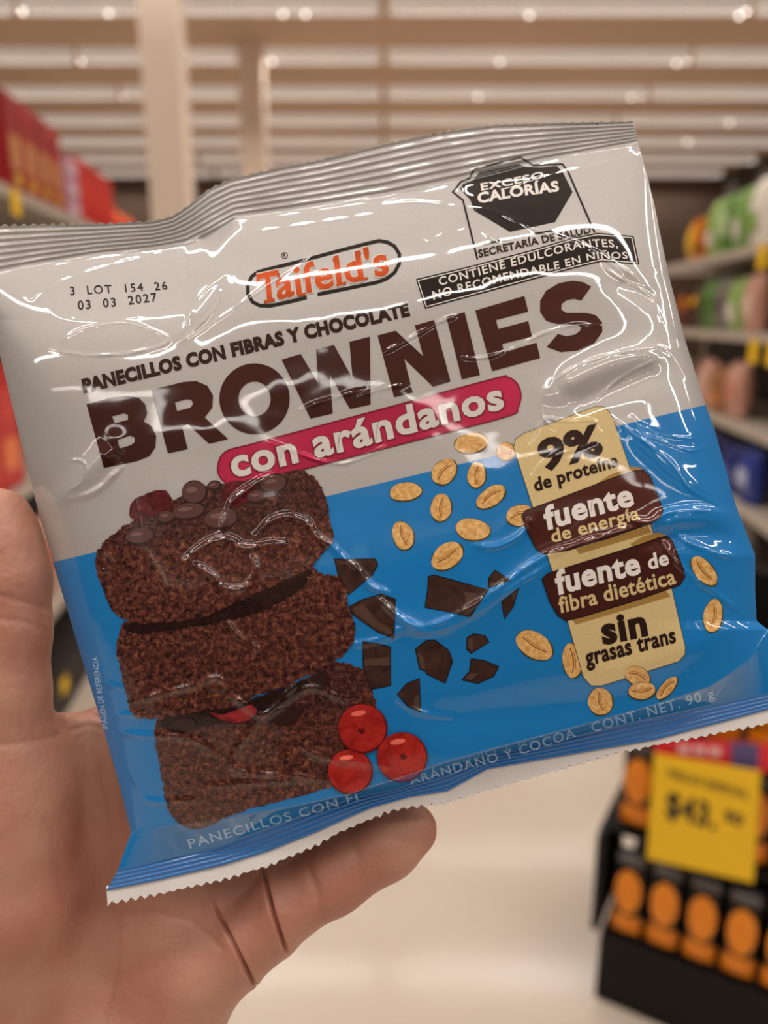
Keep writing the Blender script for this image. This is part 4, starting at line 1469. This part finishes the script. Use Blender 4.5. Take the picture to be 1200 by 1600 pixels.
palm = chain(P3, [(20, 1840, 0.236, 21), (110, 1560, 0.226, 16), (190, 1230, 0.2215, 11.5)])
palm = smin(palm, chain(P3, [(60, 1850, 0.236, 20), (180, 1570, 0.224, 16), (275, 1300, 0.221, 11.5)]), 0.012)
palm = smin(palm, chain(P3, [(90, 1850, 0.235, 20), (215, 1600, 0.221, 16), (325, 1400, 0.2175, 11.5)]), 0.012)
palm = smin(palm, chain(P3, [(110, 1860, 0.234, 18), (240, 1640, 0.216, 16), (318, 1512, 0.211, 12), (345, 1490, 0.2105, 10.5)]), 0.012)
thenar = chain(P3, [(0, 1800, 0.229, 18.5), (10, 1560, 0.210, 19), (20, 1400, 0.203, 18), (5, 1260, 0.2005, 14.7)])
palm = smin(palm, thenar, 0.012)
palm = smin(palm, chain(P3, [(40, 1860, 0.240, 24), (-60, 2250, 0.258, 27)]), 0.015)
palm = smin(palm, chain(P3, [(10, 1240, 0.207, 11.5), (110, 1178, 0.2145, 10.3), (200, 1150, 0.2195, 10.3)]), 0.010)
thumb = chain(P3, [(8, 1290, 0.201, 14), (-2, 1180, 0.1995, 12.8), (0, 1085, 0.1985, 12.0), (10, 985, 0.1985, 10.7), (14, 905, 0.1985, 10.1), (5, 850, 0.1985, 9.3), (-1, 812, 0.1985, 8.3)])
index = chain(P3, [(190, 1230, 0.2215, 11.5), (270, 1040, 0.2175, 9.8), (320, 900, 0.2155, 8.8), (345, 800, 0.215, 7.4)])
middle = chain(P3, [(275, 1300, 0.221, 11.5), (420, 1080, 0.2165, 9.8), (510, 950, 0.2155, 8.8), (565, 870, 0.2155, 7.4)])
ring = chain(P3, [(325, 1415, 0.2175, 11), (485, 1262, 0.2145, 9.4), (600, 1150, 0.2145, 8.4), (668, 1080, 0.2145, 7.2)])
pinky = chain(P3, [(345, 1490, 0.2105, 10.2), (392, 1462, 0.2065, 9.3), (414, 1442, 0.2052, 9.0), (446, 1415, 0.2050, 9.1), (520, 1369, 0.2055, 9.4), (605, 1320, 0.2055, 8.6), (643, 1296, 0.2050, 7.0)])
body = palm
for f, k in ((thumb, 0.010), (index, 0.009), (middle, 0.009), (ring, 0.009), (pinky, 0.006)):
    body = np.minimum(body, smin(palm, f, k)) if f is not thumb else smin(body, f, k)


def surface_nets(Fv, origin, h):
    s = Fv < 0
    nx, ny, nz = Fv.shape
    c = np.zeros((nx - 1, ny - 1, nz - 1), int)
    for i in (0, 1):
        for j in (0, 1):
            for k in (0, 1):
                c += s[i:nx - 1 + i, j:ny - 1 + j, k:nz - 1 + k]
    act = (c > 0) & (c < 8)
    ids = -np.ones(act.shape, int)
    I = np.argwhere(act)
    ids[act] = np.arange(len(I))
    acc = np.zeros((len(I), 3))
    cnt = np.zeros(len(I))
    corners = [(i, j, k) for i in (0, 1) for j in (0, 1) for k in (0, 1)]
    for a in corners:
        for axis in range(3):
            if a[axis] == 0:
                b = list(a); b[axis] = 1
                fa = Fv[I[:, 0] + a[0], I[:, 1] + a[1], I[:, 2] + a[2]]
                fb = Fv[I[:, 0] + b[0], I[:, 1] + b[1], I[:, 2] + b[2]]
                m = (fa < 0) != (fb < 0)
                t = fa / np.where(np.abs(fa - fb) < 1e-12, 1, fa - fb)
                for ax_ in range(3):
                    acc[:, ax_] += np.where(m, a[ax_] + (t if ax_ == axis else 0), 0)
                cnt += m
    V = (I + acc / cnt[:, None]) * h + origin
    Fc = []
    for axis in range(3):
        o1, o2 = [(1, 2), (2, 0), (0, 1)][axis]
        sl = [slice(1, -1)] * 3
        sa = [slice(None)] * 3
        A = np.take(s, range(0, Fv.shape[axis] - 1), axis)
        B = np.take(s, range(1, Fv.shape[axis]), axis)
        E = np.argwhere(A != B)
        E = E[(E[:, o1] > 0) & (E[:, o2] > 0) & (E[:, o1] < Fv.shape[o1] - 1) & (E[:, o2] < Fv.shape[o2] - 1)]
        fl = A[E[:, 0], E[:, 1], E[:, 2]]
        q = []
        for d1, d2 in ((0, 0), (-1, 0), (-1, -1), (0, -1)):
            Q = E.copy(); Q[:, o1] += d1; Q[:, o2] += d2
            q.append(ids[Q[:, 0], Q[:, 1], Q[:, 2]])
        q = np.stack(q, 1)
        q[~fl] = q[~fl][:, ::-1]
        Fc.append(q)
    return V, np.concatenate(Fc)


HV, HF = surface_nets(body.astype(float), lo, STEP)


def relax(V, Fq, it, lam=0.5):
    n = len(V)
    e = np.concatenate([Fq[:, [0, 1]], Fq[:, [1, 2]], Fq[:, [2, 3]], Fq[:, [3, 0]]])
    for _ in range(it):
        acc = np.zeros_like(V); c = np.zeros(n)
        for a in range(3):
            acc[:, a] = np.bincount(e[:, 0], V[e[:, 1], a], n) + np.bincount(e[:, 1], V[e[:, 0], a], n)
        c = np.bincount(e[:, 0], minlength=n) + np.bincount(e[:, 1], minlength=n)
        V = V + lam * (acc / np.maximum(c, 1)[:, None] - V)
    return V


HV = relax(HV, HF, 4)


def vnormals(V, Fq):
    n = np.cross(V[Fq[:, 2]] - V[Fq[:, 0]], V[Fq[:, 3]] - V[Fq[:, 1]])
    N = np.zeros_like(V)
    for k in range(4):
        for a in range(3):
            N[:, a] += np.bincount(Fq[:, k], n[:, a], len(V))
    return N / np.maximum(np.linalg.norm(N, axis=1), 1e-12)[:, None]


HN = vnormals(HV, HF)
# orientation: outside normals point to growing distance
if (np.einsum('ij,ij->i', HN, HV - HV.mean(0)).mean()) < 0:
    HF = HF[:, ::-1]
    HN = -HN
# finer mesh, then skin creases
me = bpy.data.meshes.new('hand')
me.from_pydata(cam_to_world(HV).tolist(), [], HF[:, ::-1].tolist())      # camera axes are left-handed
tmp = bpy.data.objects.new('hand_source', me)
COL.objects.link(tmp)
sub = tmp.modifiers.new('fine', 'SUBSURF'); sub.levels = 1; sub.render_levels = 1
hand_me = bpy.data.meshes.new_from_object(tmp.evaluated_get(bpy.context.evaluated_depsgraph_get()))
bpy.data.objects.remove(tmp)
STRONG = [[(330, 1405), (345, 1432), (366, 1472), (392, 1530)], [(408, 1350), (415, 1370), (426, 1420), (442, 1478)]]


def eye_px(C):
    q = (C - np.array(list(EYE))) @ np.array([list(RIGHT), list(UP), list(FWD)]).T
    return 600 + F * q[:, 0] / q[:, 2], 800 - F * q[:, 1] / q[:, 2]


def polyline_dist(X, Y, pts):
    best = np.full(len(X), 1e9)
    for a, b in zip(pts[:-1], pts[1:]):
        a, b = np.array(a, float), np.array(b, float)
        d = b - a
        t = np.clip(((X - a[0]) * d[0] + (Y - a[1]) * d[1]) / (d @ d), 0, 1)
        best = np.minimum(best, np.hypot(X - a[0] - t * d[0], Y - a[1] - t * d[1]))
    return best


for _ in range(2):
    bmh = bmesh.new()
    bmh.from_mesh(hand_me)
    C_ = np.array([v.co[:] for v in bmh.verts])
    ux, uy = eye_px(C_)
    near = np.minimum.reduce([polyline_dist(ux, uy, q) for q in STRONG]) < 20
    bmh.verts.index_update()
    ed = [e for e in bmh.edges if near[e.verts[0].index] and near[e.verts[1].index]]
    bmesh.ops.subdivide_edges(bmh, edges=ed, cuts=1, use_grid_fill=True)
    bmh.to_mesh(hand_me)
    bmh.free()
nV = len(hand_me.vertices)
co = np.zeros(nV * 3); hand_me.vertices.foreach_get('co', co); co = co.reshape(-1, 3)
no = np.zeros(nV * 3); hand_me.vertex_normals.foreach_get('vector', no) if hasattr(hand_me, 'vertex_normals') else hand_me.vertices.foreach_get('normal', no)
no = no.reshape(-1, 3)
Rm = np.array([list(RIGHT), list(UP), list(FWD)])
cc = (co - np.array(list(EYE))) @ Rm.T
hx, hy = 600 + F * cc[:, 0] / cc[:, 2], 800 - F * cc[:, 1] / cc[:, 2]
facing = np.einsum('ij,ij->i', no, np.array(list(EYE)) - co) > 0
CREASE = [
    ([(330, 1405), (345, 1432), (366, 1472), (396, 1534)], 2.3, 3.2), ([(408, 1350), (415, 1370), (426, 1420), (446, 1482)], 2.2, 3.0),
    ([(472, 1335), (490, 1380), (505, 1430)], 0.6, 7), ([(540, 1290), (555, 1330), (570, 1400)], 0.3, 6),
    ([(-10, 930), (30, 938), (72, 950)], 0.4, 5), ([(-10, 965), (40, 972), (74, 985)], 0.3, 5), ([(-10, 1165), (40, 1160), (90, 1150)], 0.4, 6),
    ([(150, 1150), (170, 1250), (185, 1400), (180, 1520), (150, 1640)], 0.5, 7), ([(345, 1480), (300, 1440), (240, 1425), (200, 1430)], 0.45, 6),
    ([(300, 1500), (260, 1560), (240, 1620)], 0.25, 8), ([(105, 1118), (130, 1112), (160, 1122)], 0.5, 4), ([(112, 1140), (140, 1132), (165, 1142)], 0.4, 4),
    ([(60, 1250), (90, 1320), (100, 1400)], 0.2, 9), ([(20, 1300), (50, 1400), (55, 1480)], 0.2, 10),
]
disp_ = np.zeros(nV)
for pts, A, w in CREASE:
    best = np.full(nV, 1e9)
    for a, b in zip(pts[:-1], pts[1:]):
        a, b = np.array(a, float), np.array(b, float)
        d = b - a
        t = np.clip(((hx - a[0]) * d[0] + (hy - a[1]) * d[1]) / (d @ d), 0, 1)
        best = np.minimum(best, np.hypot(hx - a[0] - t * d[0], hy - a[1] - t * d[1]))
    along = np.hypot(hx - pts[0][0], hy - pts[0][1]) / np.hypot(pts[-1][0] - pts[0][0], pts[-1][1] - pts[0][1])
    fade = np.clip(along / 0.3, 0.15, 1) * np.clip((1.12 - along) / 0.2, 0.2, 1) if A > 2 else 1.0
    disp_ += A * fade * np.exp(-(best / w) ** 2)
    if A > 2:
        disp_ -= 0.9 * np.exp(-(best / 18) ** 2)          # flesh swelling on both sides of the fold
co2 = co - no * (disp_ * facing * 1e-3)[:, None]
org = np.array(cam_to_world(hp(60, 1860, 0.245)))
hand_me.vertices.foreach_set('co', (co2 - org).ravel())
hand_me.update()
for p in hand_me.polygons:
    p.use_smooth = True
M_skin = material('skin', lin(188, 138, 117), rough=0.5, noise=(45, lin(170, 114, 95), 'Object'), bump=(520, 0.5, 0.0007), subsurface=0.12)
hand_me.materials.clear()
hand_me.materials.append(M_skin)
hand = link_mesh('hand', hand_me, None, tuple(org))
tag(hand, 'bare left hand holding the brownie bag from behind, thumb up', 'hand')
